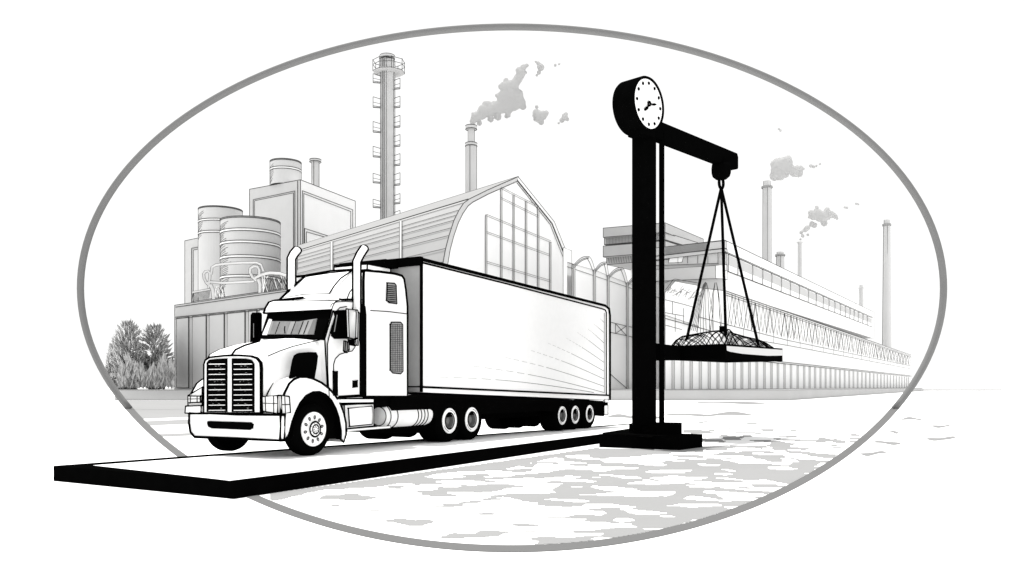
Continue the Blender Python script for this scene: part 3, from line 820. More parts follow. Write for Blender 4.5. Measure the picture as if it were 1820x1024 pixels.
m.build('lattice', pw)
# small roof stack
def stackthing(name, label, cat, grp, Y, x0, x1, ytop, zb, mt, capy=None, capx=None, neck=None, lm=None, taper=1.0, extra=None):
    c = W((x0+x1)/2, ytop, Y); R = (x1-x0)/2/F*Y
    t = thing(name, V((c.x, c.y, zb)), label, cat, grp)
    mb = MB(); mb.lathe(V((c.x, c.y, 0)), Z, [(R*taper, zb), (R, c.z), (.01, c.z)], mt, 24)
    if lm:
        for dx in (-1, 1): mb.line([V((c.x+dx*R*taper, c.y, zb)), V((c.x+dx*R, c.y, c.z))], rb_(Y), lm)
        mb.line([V((c.x-.2*R, c.y-R*.99, zb)), V((c.x-.2*R, c.y-R*.99, c.z))], rb_(Y)*.7, lm)
    mb.build('shaft', t)
    def collar(ya, yb, hw, m2):
        mb = MB(); z1, z0 = W(0, ya, Y).z, W(0, yb, Y).z; r_ = hw/F*Y
        mb.lathe(V((c.x, c.y, 0)), Z, [(.01, z0), (r_, z0), (r_*1.02, (z0+z1)/2), (r_, z1), (.01, z1)], m2, 24)
        if lm: mb.circ(V((c.x, c.y, z0)), Z, r_, rb_(Y), lm, 24); mb.circ(V((c.x, c.y, z1)), Z, r_, rb_(Y), lm, 24)
        mb.build('collar', t)
    for e in (extra or []):
        if e[0] == 'collar': collar(*e[1:])
        else:
            mb = MB(); _, ya, yb, hw = e; z1, z0 = W(0, ya, Y).z, W(0, yb, Y).z; r_ = hw/F*Y
            mb.lathe(V((c.x, c.y, 0)), Z, [(r_, z0), (r_, z1), (.01, z1)], mt, 20)
            if lm:
                for dx in (-1, 1): mb.line([V((c.x+dx*r_, c.y, z0)), V((c.x+dx*r_, c.y, z1))], rb_(Y), lm)
            mb.build('neck', t)
    return t
stackthing('roof_stack', 'short capped grey pipe stack on the tall factory block, right of its roof tank', 'chimney', 'chimneys of the factory', 225, 554, 567, 288, tallroof, STACK, lm=GLINE, extra=[('collar', 284, 288, 10, STACK)])
stackthing('smokestack', 'grey two-stage chimney with a smoke plume behind the barn-shaped hall roof', 'chimney', 'chimneys of the factory', 232, 828, 847, 260, QZ, STACK, lm=GLINE,
           extra=[('collar', 255, 260, 10.5, STACK), ('neck', 230, 255, 5.5), ('collar', 224, 230, 10, STACK)])
# --- gallery tower
Yt = 262; rt_ = rb_(Yt, 1.1)
tw = thing('gallery_tower', W(688, 690, Yt), 'very tall slim grey tower with stacked side balconies and a caged top', 'tower')
def tx(px, y, Y=Yt): return W(px, y, Y)
m = MB(); x0, x1, x2 = W(676, 0, Yt).x, W(684, 0, Yt).x, W(700, 0, Yt).x; zt_ = W(0, 104, Yt).z
cx = (x0+x2)/2; Rw = (x2-x0)/2
m.prism([V((x0, Yt, QZ)), V((x1, Yt-1.2, QZ)), V((x2, Yt, QZ)), V((x2, Yt+2.6, QZ)), V((x0, Yt+2.6, QZ))], (0, 0, zt_-QZ), TOWER, rt_, GLINE)
m.face([V((x0+.02, Yt-.03, QZ)), V((x1, Yt-1.25, QZ)), V((x1, Yt-1.25, zt_)), V((x0+.02, Yt-.03, zt_))], TOWERD)  # left facet: darker copy of the tower steel as its shade side
for px in (680, 687): m.line([V((W(px, 0, Yt-.9).x, Yt-1.3, QZ)), V((W(px, 0, Yt-.9).x, Yt-1.3, zt_))], rt_*.8, GLINE)
m.build('shaft', tw)
m = MB(); m.lathe(V((cx, Yt+.6, 0)), Z, [(Rw*1.08, W(0, 104, Yt).z), (Rw*1.1, W(0, 97.5, Yt).z), (.01, W(0, 96, Yt).z)], STACK, 24)
for y in (98, 103): m.circ(V((cx, Yt+.6, W(0, y, Yt).z)), Z, Rw*1.1, rt_, GLINE, 24)
m.build('cap', tw)
m = MB(); Rg = (719-662)/2/F*Yt; cg = V((W(690.5, 0, Yt).x, Yt+.6, 0)); n = 8
for y, rr_ in ((108, 1), (116, 1), (127, 1)):
    m.line([cg+V((math.cos(2*math.pi*i/n+.3)*Rg, math.sin(2*math.pi*i/n+.3)*Rg*.9, W(0, y, Yt).z)) for i in range(n)], rt_, GLINE, True)
for i in range(n):
    p = cg+V((math.cos(2*math.pi*i/n+.3)*Rg, math.sin(2*math.pi*i/n+.3)*Rg*.9, 0)); m.line([p+Z*W(0, 107, Yt).z, p+Z*W(0, 128, Yt).z], rt_, GLINE)
m.loft([[cg+V((math.cos(2*math.pi*i/n+.3)*Rg, math.sin(2*math.pi*i/n+.3)*Rg*.9, z)) for i in range(n)] for z in (W(0, 126, Yt).z, W(0, 128.5, Yt).z)], GPANEL, caps=True)
m.build('cage_gallery', tw)
def balcony(xa, xb, ya, yb):
    mb = MB(); P = lambda x, y, d=0: W(x, y, Yt-.4+d)
    for dd in (0, 2.0):
        mb.line([P(xa, ya, dd), P(xb, ya+4, dd)], rt_, GLINE); mb.line([P(xa, (ya+yb)/2, dd), P(xb, (ya+yb)/2+3, dd)], rt_*.8, GLINE)
    mb.line([P(xa, ya), P(xa, yb)], rt_, GLINE); mb.line([P(xa, ya, 2), P(xa, yb, 2)], rt_, GLINE)
    mb.line([P(xa, yb), P(xb, yb+1)], rt_*1.3, GLINE); mb.line([P(xa, yb-3), P(xb, yb-1)], rt_, GLINE)
    mb.prism([P(xa, yb), P(xb, yb+1), P(xb, yb+1, 2), P(xa, yb, 2)], (0, 0, .3), GPANEL)
    mb.build('balcony', tw)
for a, b in ((131, 147), (172, 191), (216, 235), (260, 279), (308, 325), (354, 369)): balcony(663, 676, a, b)
for a, b in ((139, 158), (171, 191), (205, 226), (239, 260), (273, 294), (307, 329), (344, 362), (374, 390)): balcony(711, 700, a, b)

# --- barn-shaped hall
hall = thing('barn_hall', W(880, 690, 125), 'big hall with a curved grey ribbed side roof and a white gable with grid windows', 'building')
Gd = V((.422, .907, 0)).normalized(); gP = W(789, 600, 112); gN = V((Gd.y, -Gd.x, 0))
if gN.y > 0: gN = -gN
def gf(px, py, o=0): return onp(px, py, gP+gN*o, gN)
left = [(866, 338), (850, 346), (833.5, 354), (824, 361), (815.5, 374), (806.7, 392), (798, 419), (792, 442), (787.5, 466), (784, 500), (782, 560), (781, 640), (781, 692)]
right = [(985, 394), (1010, 456), (1011, 692)]
apx = (920.5, 314)
Rd_ = V((-.62, .785, 0)).normalized()
def far(p, px=529.5):
    r = (px-910)/F; s = (r*p.y-p.x)/(Rd_.x-r*Rd_.y); return p+Rd_*s
def mid(p, px): return far(p, px)
r3 = rb_(130); lp = [gf(*apx)]+[gf(*q_) for q_ in left]; fl_ = [far(p) for p in lp]
for p in (lp[-1], fl_[-1]): p.z = QZ
m = MB(); rp_ = [gf(*q_) for q_ in right]; rp_[-1].z = QZ
m.face([lp[0]]+rp_+lp[:0:-1], WALL)
m.line([lp[0]]+rp_, r3, GLINE); m.line(lp, r3, GLINE)
bandi = [(920, 322), (868, 345), (841, 359), (832, 366), (823, 379), (814.5, 396), (806, 421), (800, 444), (796, 468), (793, 500), (791, 560), (790, 640), (790, 692)]
bi = [gf(x, y, .12) for x, y in bandi]; bo = [p+gN*.12 for p in lp][:1]+[gf(x, y, .12) for x, y in left[0:]]
m.loft([bo[:len(bi)], bi], GPANEL, closed=False); m.line(bi, r3, GLINE); m.line(bo, r3, GLINE)
rin = [(919, 320), (981, 397), (1005, 457), (1006.5, 692)]; m.line([gf(x, y, .12) for x, y in rin], r3*1.6, GLINE)
m.line([gf(x, y, .12) for x, y in [(919, 325), (978, 399), (1001.5, 459), (1003, 692)]], r3*.8, GLINE)
m.build('gable_wall', hall)
m = MB(); cut = 4
m.loft([lp[:cut], fl_[:cut]], ROOF, closed=False)
rfar = [p+Rd_*70 for p in [lp[0]]+rp_]; m.loft([[lp[0]]+rp_, rfar], ROOF, closed=False)
m.line([lp[0], fl_[0]], r3, GLINE); m.line([lp[0]+V((0, 0, -.5)), fl_[0]+V((0, 0, -.5))], r3*.7, GLINE)
m.build('roof', hall)
m = MB(); m.loft([lp[cut-1:], fl_[cut-1:]], RIB, closed=False)  # side takes a paler grey than the roof to offset its weaker light
m.face(fl_+[rfar[-1], rfar[0]], ROOF)
out = V((-.785, -.62, 0))*.12
sm = []
for i in range(cut-1, len(lp)-1):
    N = 3 if i < 10 else 8
    seg = (lp[i]-lp[i+1]).length; N = max(1, int(seg/1.05))
    for j in range(N): sm.append(lp[i]+(lp[i+1]-lp[i])*j/N)
for j, p in enumerate(sm): m.line([p+out, far(p)+out], r3*(1.2 if j == 0 else .55), GLINE, n=4)
m.build('ribbed_side', hall)
for px in (714, 591):
    mb = MB(); a = [mid(p, px-2)+out*1.5 for p in lp[cut:]]; b = [mid(p, px+2)+out*1.5 for p in lp[cut:]]
    mb.loft([a, b], GPANEL, closed=False); mb.line(a, r3*.8, GLINE); mb.line(b, r3*.8, GLINE); mb.build('pilaster', hall)
m = MB(); q_ = [mid(lp[cut-1], 805), mid(lp[cut-1], 534)]
win = [('tall', [(863, 381.5), (979, 429), (979, 560), (863, 560)]), ]
m = MB(); g1 = [[(891, 334), (957, 368)], [(891, 352.5), (957, 385)], [(864, 382), (979, 429.5)], [(865, 413), (978, 454)], [(865, 466), (979, 500)]]
for s_ in g1: dbl(m, gf, s_, 3, r3*.5, SLINE, .15, True)
for x, y0, y1 in ((864.5, 382, 600), (891.5, 334, 600), (913.5, 346, 600), (935.5, 357, 600), (957, 368, 600), (978.5, 430, 600)):
    dbl(m, gf, [(x, y0), (x, y1)], 2.6, r3*.5, SLINE, .15)
    a = gf(x-1.3, y0, .13); b = gf(x+1.3, y0, .13); c_ = gf(x+1.3, y1, .13); d_ = gf(x-1.3, y1, .13); m.face([a, b, c_, d_], GPANEL)
m.build('grid_window', hall)
# --- vaulted arcade right of the hall
arcd = thing('vaulted_arcade', W(1080, 690, 160), 'white arcade of pointed vaults on slim posts, between the barn hall and the scale column', 'building')
aP = W(1020, 600, 120); aD = V((.513, 1, 0)).normalized(); aN = V((aD.y, -aD.x, 0))
if aN.y > 0: aN = -aN
def af(px, py, o=0): return onp(px, py, aP+aN*o, aN)
ra = rb_(128); posts = [(1020.5, 470), (1057, 480), (1081.5, 490), (1115.5, 503), (1146, 513), (1176, 523)]
m = MB(); wl_ = [af(1008, 692.5)]+[af(1008, 466)]+[af(x, y) for x, y in posts]+[af(1185, 526), af(1185, 692.5)]
m.face(wl_, WALL); m.line(wl_[1:-1], ra*.7, GLINE); m.line([af(1008, 474, .1), af(1185, 534, .1)], ra*.6, GLINE); m.line([wl_[0], wl_[-1]], ra*1.3, GLINE)
m.face([p+V((.1, 1, 0))*9 for p in wl_], WALL)
m.prism([af(1001, 600), af(1001, 440), af(1016, 446), af(1016, 600)], V((.07, 1, 0))*3, WALL, ra*.8, GLINE)
lines(m, af, [[(1086, 573), (1115, 580), (1130, 583)], [(1086, 591), (1115, 597), (1130, 601)], [(1094, 575), (1094, 593)], [(1094, 575), (1114, 597)], [(1094, 593), (1114, 579)], [(1084, 664), (1116, 692)]], ra*.7, GLINE, .1)
m.build('wall', arcd)
for i in range(len(posts)-1):
    (xa, ya), (xb, yb) = posts[i], posts[i+1]; pk = ((xa+xb)/2+8, min(ya, yb)-14)
    mb = MB()
    def cur(p, q_, bul, o=.15, n=8): return [af(p[0]+(q_[0]-p[0])*t, p[1]+(q_[1]-p[1])*t-bul*math.sin(math.pi*t), o) for t in [k/n for k in range(n+1)]]
    A = cur((xa, ya), pk, 5); B = cur(pk, (xb, yb), 5)
    prof_ = A+B[1:]; mb.loft([prof_, [p+V((.1, 1, 0))*9 for p in prof_]], WALL, closed=False); mb.face(prof_, WALL)
    mb.line(prof_, ra*.8, GLINE); 
    for k_ in (3, 6): mb.line(cur((xa, ya+k_), (pk[0], pk[1]+k_*.6), 4, .2), ra*.6, GLINE)
    mb.line(cur((pk[0]-4, pk[1]+2), (xb-3, yb+3), 3, .2), ra*.6, GLINE)
    mb.build('vault', arcd)
for x, y in posts:
    mb = MB(); mb.prism([af(x-1.6, y, .2), af(x+1.6, y, .2), af(x+2, 692.5, .2), af(x-1.2, 692.5, .2)], -aN*.3, GPANEL, ra*.7, GLINE); mb.build('post', arcd)

# --- long factory on the right
lf = thing('long_factory', W(1400, 690, 150), 'long white factory receding to the right with a window band, lattice gallery and pillared base', 'building')
bP = W(1290, 600, 130); bD = V((.615, 1, 0)).normalized(); bN = V((bD.y, -bD.x, 0))
if bN.x < 0: bN = -bN
def bf(px, py, o=0): return onp(px, py, bP+bN*o, bN)
rl = rb_(150)
inn = V((.19, 1, 0))*9
m = MB(); q_ = [bf(1182, 693), bf(1182, 592), bf(1290, 607), bf(1290, 516), bf(1620.5, 630.5), bf(1620.5, 692)]
base_ = [bf(1182, 694), bf(1182, 560), bf(1236, 560), bf(1237, 511), bf(1290, 517), bf(1620.5, 631), bf(1620.5, 689.5)]
base_[0].z = QZ; base_[-1].z = QZ
m.prism(base_, inn, WALL, rl*.7, GLINE)
for seg, w2, o in (([(1291, 517.5), (1620, 632)], .8, .3), ([(1291, 521), (1620, 634)], .8, .3), ([(1291, 525), (1620, 635.5)], .6, .3),
                   ([(1200, 552), (1292, 577), (1400, 605), (1620, 651)], .7, .3), ([(1182, 566), (1292, 596), (1400, 614), (1620, 656)], .7, .3), ([(1182, 621), (1349, 639), (1620, 668)], .8, .3), ([(1182, 625), (1349, 642), (1620, 669.5)], .8, .3)):
    m.line([bf(x, y, o) for x, y in seg], rl*w2, GLINE, n=4)
m.line([base_[0]+bN*.3, base_[-1]+bN*.3], rl, SLINE); m.build('lower_wall', lf)
pil = [55, 108, 158, 210, 261, 310, 357, 403, 446, 489, 531, 574, 614, 651, 688, 725, 763, 800, 831, 862, 893, 922, 950, 978, 1003, 1030, 1056, 1080, 1104, 1128, 1150, 1173, 1195, 1216, 1236, 1255, 1273, 1290, 1308, 1324, 1340, 1355, 1370, 1382, 1393]
for X in pil:
    x = 1180+X/3.2; yt = 621+(x-1182)*.1075+3; hw = max(.45, 1.5-(x-1182)*.0026)
    mb = MB(); a, b, c_, d_ = bf(x-hw, yt, .2), bf(x+hw, yt, .2), bf(x+hw, 692, .2), bf(x-hw, 692, .2); c_.z = d_.z = QZ
    mb.prism([a, b, c_, d_], -bN*.6, STACK, 0); mb.line([b, c_], rl*.5*(1 if x < 1450 else .7), GLINE, n=4); mb.build('pillar', lf)
# lattice gallery
m = MB(); x = 1292.0; i = 0; rr = random.Random(2)
def ytop(x): return 522+(x-1291)*.345
def ybt(x): return 577+(x-1292)*.226 if x > 1292 else 577
while x < 1618:
    st = 15-10.5*(x-1292)/326
    a, b = ytop(x)+1, ybt(x)
    for q__ in range(2):
        j = rr.uniform(-.12, .12)*st
        m.line([bf(x+j, b, .5), bf(x+st*.30+j, (a+b)/2-3, .5), bf(x+st*.5+j, a, .5)], rl*.62, GLINE, n=3)
        m.line([bf(x+st+j, b, .5), bf(x+st*.72+j, (a+b)/2-3, .5), bf(x+st*.5+j, a, .5)], rl*.62, GLINE, n=3)
    m.line([bf(x+st*.5, b, .5), bf(x+st*.8, (a+b)/2, .5), bf(x+st*1.0, a, .5)], rl*.5, GLINE, n=3)
    m.line([bf(x, a, .5), bf(x+st*.25, (a+b)/2+4, .5), bf(x+st*.5, b, .5)], rl*.45, GLINE, n=3)
    if i % 2 == 0: m.line([bf(x, b, .4), bf(x, ybt(x)+max(4, 18-(x-1292)*.042), .4)], rl*.6, SLINE, n=3)
    x += st; i += 1
m.build('lattice_gallery', lf)
# upper block with overhang
m = MB(); un = W(1288, 427, 133)
n, l, r, k = qbox((1288, 427), (1165, 441), (1553, 555), 133)
botz = lambda p, py, px: onp(px, py, p, V((0, 1, 0))).z
fU, nU = facing(n, r); fV, nV = facing(n, l)
zR = fU(1290, 519).z
dn = lambda p, z: V((p.x, p.y, z))
m.face([n, dn(n, zR), dn(r, zR), r], WALL); m.face([n, l, dn(l, zR), dn(n, zR)], GWALL); m.face([n, r, k, l], WALL); m.face([r, dn(r, zR), dn(k, zR), k], WALL); m.face([l, k, dn(k, zR), dn(l, zR)], GWALL)  # left faces grey: their shade is put into the colour
m.face([dn(n, zR), dn(l, zR), dn(k, zR), dn(r, zR)], GWALL)
m.line([l, n, r, dn(r, zR)], rl, GLINE); m.line([n, dn(n, zR)], rl*.7, GLINE)
lines(m, fU, [[(1289, 449), (1552, 566)], [(1289, 447), (1552, 564.5)], [(1289, 481), (1552, 582)]], rl*.7, GLINE, .2)
m.build('upper_block', lf)
wx = [1290, 1294, 1311, 1337, 1355, 1371, 1388, 1404, 1420, 1436, 1450, 1462.5, 1472.5, 1483, 1493, 1502, 1510, 1517.5, 1525, 1533, 1541, 1550]
for i in range(len(wx)-1):
    a, b = wx[i]+1, wx[i+1]-.6
    yt = lambda x: 450+(x-1289)*.443; yb = lambda x: 480+(x-1289)*.387
    if b-a < 2: continue
    ym = lambda x: yt(x)+(yb(x)-yt(x))*.62
    mb = MB(); mb.prism([fU(a, yt(a), .25), fU(b, yt(b), .25), fU(b, yb(b), .25), fU(a, yb(a), .25)], -nU*.2, WALL, rl*.6, GLINE)
    w_ = mb.build('window', lf)
    mb = MB(); mb.prism([fU(a+.8, yt(a)+1.2, .33), fU(b-.3, yt(b)+1.2, .33), fU(b-.3, ym(b), .33), fU(a+.8, ym(a), .33)], -nU*.05, GWALL, 0); mb.build('pane', w_)
# left end bands of the upper block
m = MB()
def band(a, b, y0a, y0b, y1a, y1b, mt, th_, lr=None):
    P = [fV(a, y0a, th_), fV(b, y0b, th_), fV(b, y1b, th_), fV(a, y1a, th_)]; m.prism(P, -nV*(th_+.5), mt, lr if lr is not None else rl*.7, GLINE)
band(1165, 1288, 441, 428, 455, 441, GPANEL, .3); band(1165, 1288, 456, 442, 462, 448, GWALL, .5)
for i in range(44):
    x = 1182+i*1.7; m.line([fV(x, 439.5-(x-1182)*.11, .36), fV(x, 452.5-(x-1182)*.115, .36)], rl*.45, GLINE, n=3)
m.build('louvre_band', lf)
m = MB(); band(1165, 1276, 464, 449, 472, 468, GWALL, .2)
for x in (1188, 1205, 1222, 1240, 1258): m.line([fV(x, 455, .3), fV(x, 468, .3)], rl*.6, GLINE, n=3)
m.prism([fV(1192, 453, .3), fV(1216, 450, .3), fV(1212, 466, .3), fV(1188, 467, .3)], -nV*.05, WALL, rl*.5, GLINE)
m.build('strip_window', lf)
m = MB(); band(1165, 1272, 479, 472, 500, 495, GPANEL, .5); band(1272, 1288, 472, 470, 495, 496, WALL, .5)
m.build('spandrel', lf)
m = MB(); rr = random.Random(4)
for c_ in (1254, 1272):
    for i in range(6):
        s = rr.uniform(-8, 8); m.line([bf(c_+s*.3, 501+abs(s)*.3, 1), bf(c_+s*1.0, 520, 1), bf(c_+s*1.7+rr.uniform(-2, 2), 560, 1), bf(c_+s*2.2, 594, 1)], rl*.6, GLINE, n=3)
for i in range(5): m.line([bf(1238-i*3, 590-i, 1), bf(1246-i*2, 545, 1), bf(1254-i, 505, 1)], rl*.6, GLINE, n=3)
for i in range(26):
    x = rr.uniform(1183, 1236); y = 520+(x-1183)*.22+rr.uniform(-6, 4)
    m.line([bf(x, y, 1.2), bf(x+rr.uniform(2, 6), y-rr.uniform(0, 8), 1.2), bf(x+rr.uniform(5, 12), y+rr.uniform(-12, -2), 1.2)], rl*.5, SLINE, n=3)
lines(m, bf, [[(1183, 502), (1200, 496), (1240, 503)], [(1183, 515), (1196, 498)], [(1183, 533), (1215, 541), (1232, 546)], [(1183, 556), (1216, 562)], [(1195, 536), (1195, 558)], [(1183, 578), (1212, 586)], [(1200, 560), (1200, 590)], [(1215, 548), (1215, 575)]], rl*.6, GLINE, 1.1)
m.build('lattice_legs', lf)
m = MB(); wp = W(1183, 600, 124)
m.prism([bf(1182, 520, .6), bf(1200, 500, .6), bf(1242, 508, .6), bf(1242, 580, .6), bf(1182, 560, .6)], inn, WALL, rl*.5, GLINE); m.build('end_wall', lf)
# rear wing with stacked slabs, left of the column
rw = thing('slab_wing', W(1140, 690, 205), 'grey flat-roofed wing of stacked slabs seen behind the scale column', 'building')
r4 = rb_(205)
def slabs(N, Lp, Rp, Y, hpx, mt, name):
    n, l, r, k = qbox(N, Lp, Rp, Y); h = hpx/F*Y; mb = MB()
    d = V((0, 0, -h)); mb.prism([n, l, k, r], d, mt, r4*.8, GLINE); mb.build(name, rw); return n, l, r
slabs((1182, 396), (1072, 405.5), (1250, 425), 200, 17, GWALL, 'roof_slab')
n, l, r = slabs((1182, 413), (1074, 422.5), (1245, 433), 201, 13, GPANEL, 'louvre_storey')
fW, nW = facing(n, l); m = MB()
for i in range(40): x = 1078+i*2.6; m.line([fW(x, 423-(x-1077)*.095, .1), fW(x, 435-(x-1077)*.095, .1)], r4*.4, GLINE, n=3)
m.build('louvre', rw)
slabs((1182, 428), (1072, 437.5), (1240, 447), 200, 20, GWALL, 'floor_slab')
n, l, r = slabs((1182, 449), (1078, 458), (1242, 465), 201.5, 13, GPANEL, 'lower_storey')
fW, nW = facing(n, l); m = MB()
for i in range(22): x = 1081+i*4.4; m.line([fW(x, 458-(x-1080)*.08, .1), fW(x+2, 468-(x-1080)*.05, .1)], r4*.5, GLINE, n=3)
m.build('louvre', rw)
m = MB(); m.prism([V((W(1128, 0, 212).x, 212, QZ)), V((W(1180, 0, 212).x, 212, QZ)), V((W(1180, 0, 212).x, 226, QZ)), V((W(1128, 0, 212).x, 226, QZ))], (0, 0, W(0, 455, 212).z-QZ), WALL); m.build('core_wall', rw)
# --- far stacks on the right
def fst(x0, x1, yt, Y, lab, col, neck=None, taper=1.12):
    ex = []
    if neck: ex = [('neck', yt-neck, yt, (x1-x0)/2*.82), ('collar', yt-1, yt+1, (x1-x0)/2*1.28, STACK)]
    stackthing('smokestack', lab, 'chimney', 'chimneys of the factory', Y, x0, x1, yt, QZ, FARST, extra=ex, taper=taper, lm=SLINE if neck and x1-x0 > 9 else None)
fst(1356, 1370.5, 333, 330, 'wide pale grey chimney with a smoke cloud at its top, behind the long factory', 0, 11)
fst(1380, 1393, 454, 335, 'short stubby pale chimney just above the long factory roof, right of the wide smoking one', 0, 6)
fst(1418, 1425, 431, 345, 'thinnest pale chimney, its small puffs of smoke rising above the long factory', 0, None, 1.3)
m_ = fst(1570.5, 1581.5, 400, 380, 'tall lone pale chimney without smoke at the right end of the long factory', 0, 9, 1.5)
fst(1527, 1534, 512, 375, 'small short pale chimney near the right end of the upper factory roof', 0, 5)
m = MB(); c = W(1421.5, 431, 345); m.lathe(V((c.x, c.y, 0)), Z, [(.01, c.z-.2), (1.25, c.z-.2), (1.25, c.z+.2), (.01, c.z+.2)], STACK, 16)
for o in list(COL.objects):
    if o.name.startswith('smokestack') and 'thinnest' in o.get('label', ''): m.build('collar', o)

# ------------------------------------------------------------------ smoke
def blob(mb, c, r, sq, rr):
    bm = bmesh.new(); bmesh.ops.create_icosphere(bm, subdivisions=2, radius=1)
    ph = [rr.uniform(0, 6) for _ in range(3)]; k = len(mb.v); i_ = mb.mi(SMOKE)
    for v in bm.verts:
        p = v.co; d = 1+.10*math.sin(p.x*5+ph[0])+.10*math.sin(p.z*6+ph[1])+.08*math.sin(p.y*7+ph[2])+rr.uniform(-.07, .07)
        mb.v.append(V((c.x+p.x*r*d, c.y+p.y*r*d*sq, c.z+p.z*r*d*(1 if sq > .5 else .6))))
    bm.verts.index_update()
    for f_ in bm.faces: mb.f.append([k+v.index for v in f_.verts]); mb.m.append(i_)
    bm.free()
def smoke(blobs, Y, lab, seed, grp='smoke from the chimneys'):
    rr = random.Random(seed); px_ = Y/F
    mbd = bpy.data.metaballs.new('puff%d' % seed); mbd.resolution = (1.6 if len(blobs) > 8 else .8)*px_; mbd.threshold = .45
    tmp = bpy.data.objects.new('puff%dx' % seed, mbd); COL.objects.link(tmp)
    cc = W(sum(b[0] for b in blobs)/len(blobs), sum(b[1] for b in blobs)/len(blobs), Y)
    def add(x, y, r):
        e = mbd.elements.new(); e.co = W(x, y, Y+rr.uniform(-1, 1)*px_)-cc; e.radius = max(r*1.45, 3.6)*px_; e.stiffness = 2
    for (x, y, r) in blobs:
        add(x, y, r)
        for k in range(3 if r > 7 else 0):
            a = rr.uniform(0, 6.28); q = r*rr.uniform(.8, 1.0); add(x+math.cos(a)*q, y+math.sin(a)*q*.9, r*rr.uniform(.22, .38))
    dg = bpy.context.evaluated_depsgraph_get(); dg.update()
    me = bpy.data.meshes.new_from_object(tmp.evaluated_get(dg)); bpy.data.objects.remove(tmp)
    for v in me.vertices:
        n_ = NZ.noise(v.co/(3.2*px_)); d = v.normal.copy(); v.co += V((d.x, d.y*.3, d.z))*n_*.9*px_; v.co.y *= .55
    me.materials.clear(); me.materials.append(SMOKE)
    me.polygons.foreach_set('use_smooth', [True]*len(me.polygons)); me.update()
    o = bpy.data.objects.new('smoke_plume', me); COL.objects.link(o); o.location = cc
    o['label'] = lab; o['category'] = 'smoke'; o['group'] = grp
    return o
smoke([(840, 216, 6), (845, 208, 9), (856, 204, 10), (858, 194, 9), (870, 198, 11), (868, 186, 7), (883, 192, 13), (862, 184, 5), (898, 188, 14), (912, 186, 13), (925, 182, 10), (893, 172, 11), (905, 168, 15),
       (920, 168, 11), (892, 154, 7), (902, 154, 11), (914, 150, 10), (921, 140, 9), (926, 130, 9), (930, 120, 6), (936, 116, 4), (922, 125, 6), (899, 143, 5), (885, 208, 7), (872, 212, 6), (852, 219, 5), (903, 205, 5), (930, 190, 6), (900, 207, 4)], 234, 'large grey smoke plume drifting up from the two-stage chimney behind the hall', 1)
smoke([(957, 113, 4), (961, 120, 7), (958, 129, 4), (954, 134, 2.5), (952, 110, 2)], 234, 'small ragged smoke scrap right of the top of the large plume', 2)
smoke([(987, 116, 3), (994, 114, 2)], 234, 'tiniest flat smoke wisp, highest and farthest right near the large plume', 3)
smoke([(953, 200, 7), (958, 208, 11), (966, 204, 8), (962, 218, 5), (954, 190, 3.5), (972, 202, 3)], 234, 'medium loose smoke puff right of the large plume', 4)
smoke([(1004, 207, 6), (999, 214, 5), (1008, 212, 4), (993, 219, 2.5), (1006, 202, 3)], 234, 'small smoke puff at the far right of the loose puff beside the large plume', 5)
q4 = lambda X, Y_, r: (1320+X/3.794, 210+Y_/3.794, r/3.794)
smoke([q4(*b) for b in ((245, 320, 48), (295, 300, 46), (225, 375, 42), (255, 385, 38), (300, 340, 40), (350, 365, 36), (375, 350, 30), (385, 375, 24), (210, 310, 26), (205, 400, 22), (410, 340, 10), (300, 388, 12), (335, 350, 30))], 332, 'grey smoke cloud over the wide chimney behind the long factory', 6)
smoke([q4(*b) for b in ((460, 322, 13), (480, 328, 12), (497, 322, 8), (522, 309, 7))], 332, 'little smoke wisp trailing right of the cloud over the wide chimney', 7)
smoke([q4(*b) for b in ((245, 75, 7), (254, 84, 6))], 332, 'single speck of smoke high above the wide chimney', 8)
smoke([q4(*b) for b in ((390, 818, 10), (405, 795, 13), (395, 770, 14), (420, 755, 18), (437, 740, 20), (440, 788, 11), (465, 715, 20), (485, 722, 20), (475, 660, 30), (505, 640, 32), (500, 600, 12), (520, 670, 34), (550, 660, 36), (570, 620, 22), (550, 710, 24), (600, 650, 26), (625, 662, 18), (637, 678, 8), (460, 640, 22))], 347, 'string of grey smoke puffs rising from the thinnest chimney', 9)
smoke([q4(*b) for b in ((690, 603, 9), (704, 604, 9))], 347, 'small smoke wisp right of the puffs over the thinnest chimney', 10)
smoke([q4(*b) for b in ((766, 578, 6), (778, 580, 6))], 347, 'tiny smoke speck farthest right above the thinnest chimney', 11)

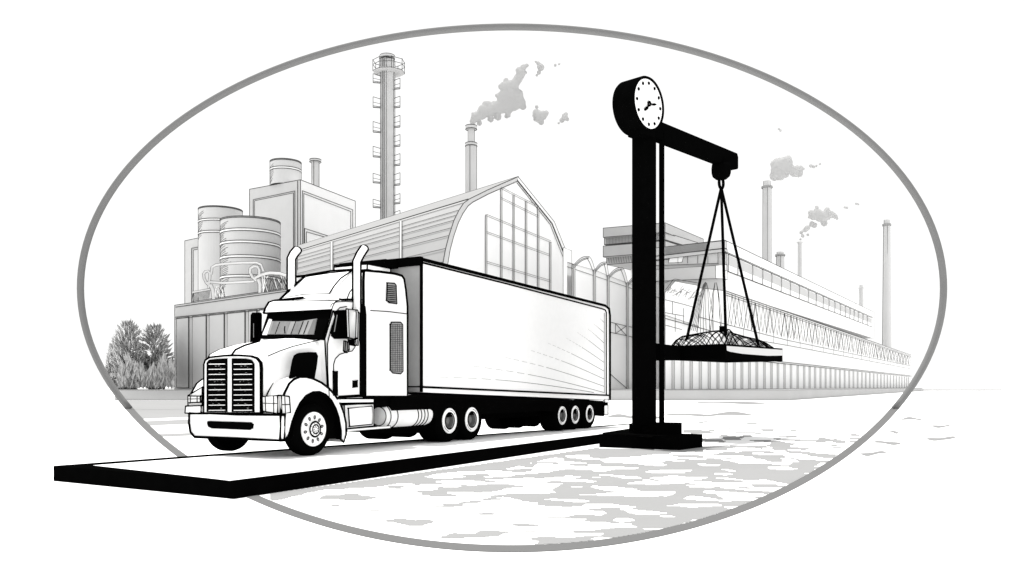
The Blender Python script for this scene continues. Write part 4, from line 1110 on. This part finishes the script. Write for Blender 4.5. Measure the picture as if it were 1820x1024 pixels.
# ------------------------------------------------------------------ trees
def tree(px, ytop, hw, Y, seed, lab, dens=520):
    rr = random.Random(seed); b = W(px, 690, Y); b.z = QZ; Ht = W(px, ytop, Y).z-QZ; R = hw/F*Y
    t = thing('upswept_tree', b, lab, 'tree', 'grey trees at the left edge of the factory')
    mb = MB(); N = 8
    mb.loft([[b+V((math.cos(2*math.pi*j/N)*r_, math.sin(2*math.pi*j/N)*r_, h*Ht)) for j in range(N)] for h, r_ in ((0, .30), (.3, .20), (.6, .11), (.92, .02))], TREE)
    for i in range(16):
        a = rr.uniform(0, 6.28); h = rr.uniform(.08, .7); e = R*.6*(1-h*.6)
        mb.line([b+Z*h*Ht, b+V((math.cos(a)*e*.6, math.sin(a)*e*.6, (h+.10)*Ht)), b+V((math.cos(a)*e, math.sin(a)*e, (h+.24)*Ht))], .05, TREE, n=4)
    mb.build('trunk', t)
    def env(h): return R*(math.sin(math.pi*min(1, (h*.86+.16)))**.75)*(1 if h > .25 else .9+.1*h/.25)
    mb = MB()
    def blade(h, a, rad, mt, wd, ln):
        o = V((math.cos(a), math.sin(a), 0)); s = V((-math.sin(a), math.cos(a), 0))
        r0 = rad*.35; p0 = b+o*r0+Z*h*Ht; p1 = b+o*(rad*.78)+Z*(h*Ht+ln*.40); p2 = b+o*rad+Z*(h*Ht+ln)
        mid_ = s*wd
        q = rr.uniform(-.3, .3)
        mb.face([p0-mid_*.4, p1-mid_, p2, p1+mid_], mt)
        up_ = (Z*.6-o*.6)*wd
        mb.face([p0-up_*.4, p1-up_, p2, p1+up_], mt)
    for i in range(dens):
        h = rr.random()**1.15*.90; a = rr.uniform(0, 6.283); e = env(h)
        rad = e*rr.uniform(.45, 1.0) if i % 3 else e
        ln = Ht*rr.uniform(.05, .12)*(1.0 if h < .8 else .8)
        blade(h, a, rad, TREE, rr.uniform(.10, .20), ln)
    # dense lower core of leaf clumps
    for i in range(240):
        h = rr.uniform(0, .5); a = rr.uniform(0, 6.283); rad = env(h)*rr.uniform(.1, .85)*(1-h*.5)
        c = b+V((math.cos(a)*rad, math.sin(a)*rad, h*Ht)); s = rr.uniform(.3, .55)
        x = V((rr.uniform(-1, 1), rr.uniform(-1, 1), rr.uniform(-1, 1))).normalized(); y = x.orthogonal().normalized()
        mb.face([c-x*s, c-y*s*.7, c+x*s, c+y*s*.7], TREE)
    for i in range(90):
        h = rr.uniform(.25, .85); a = rr.uniform(3.3, 6.1); e = env(h)
        o = V((math.cos(a), math.sin(a), 0)); p = b+o*e*.72+Z*h*Ht
        mb.line([p, p+o*e*.22+Z*Ht*.03, p+o*e*.30+Z*Ht*.08], .022, TWIG, n=3)
    mb.build('crown', t)
tree(203, 612, 15, 118, 1, 'smallest grey upswept tree, leftmost beside the hoop')
tree(211, 588, 21, 124, 4, 'narrow grey tree shoulder just left of the tallest tree')
tree(228, 563, 31, 116, 2, 'tallest grey upswept tree in the middle of the left tree group')
tree(275, 569, 36, 119, 3, 'broad grey upswept tree touching the left end of the low factory wing')
m = MB(); rr = random.Random(8)
for i in range(1700):
    x = rr.uniform(211, 309); Y = rr.uniform(110, 121); hmax = 3.4+1.0*math.sin(x*.09)+.5*math.sin(x*.31)
    c = W(x, 688, Y); c.z = QZ+rr.random()*hmax*.8; ln = rr.uniform(.7, 1.5); wd = rr.uniform(.12, .22)
    a = rr.uniform(0, 6.28); o = V((math.cos(a), math.sin(a), 0)); sd = V((-o.y, o.x, 0))*wd
    m.face([c, c+o*.22*ln+Z*ln*.5-sd, c+o*.35*ln+Z*ln, c+o*.22*ln+Z*ln*.5+sd], TREE)
m.build('undergrowth', kind='stuff', label='dense grey undergrowth along the foot of the trees', category='bushes')
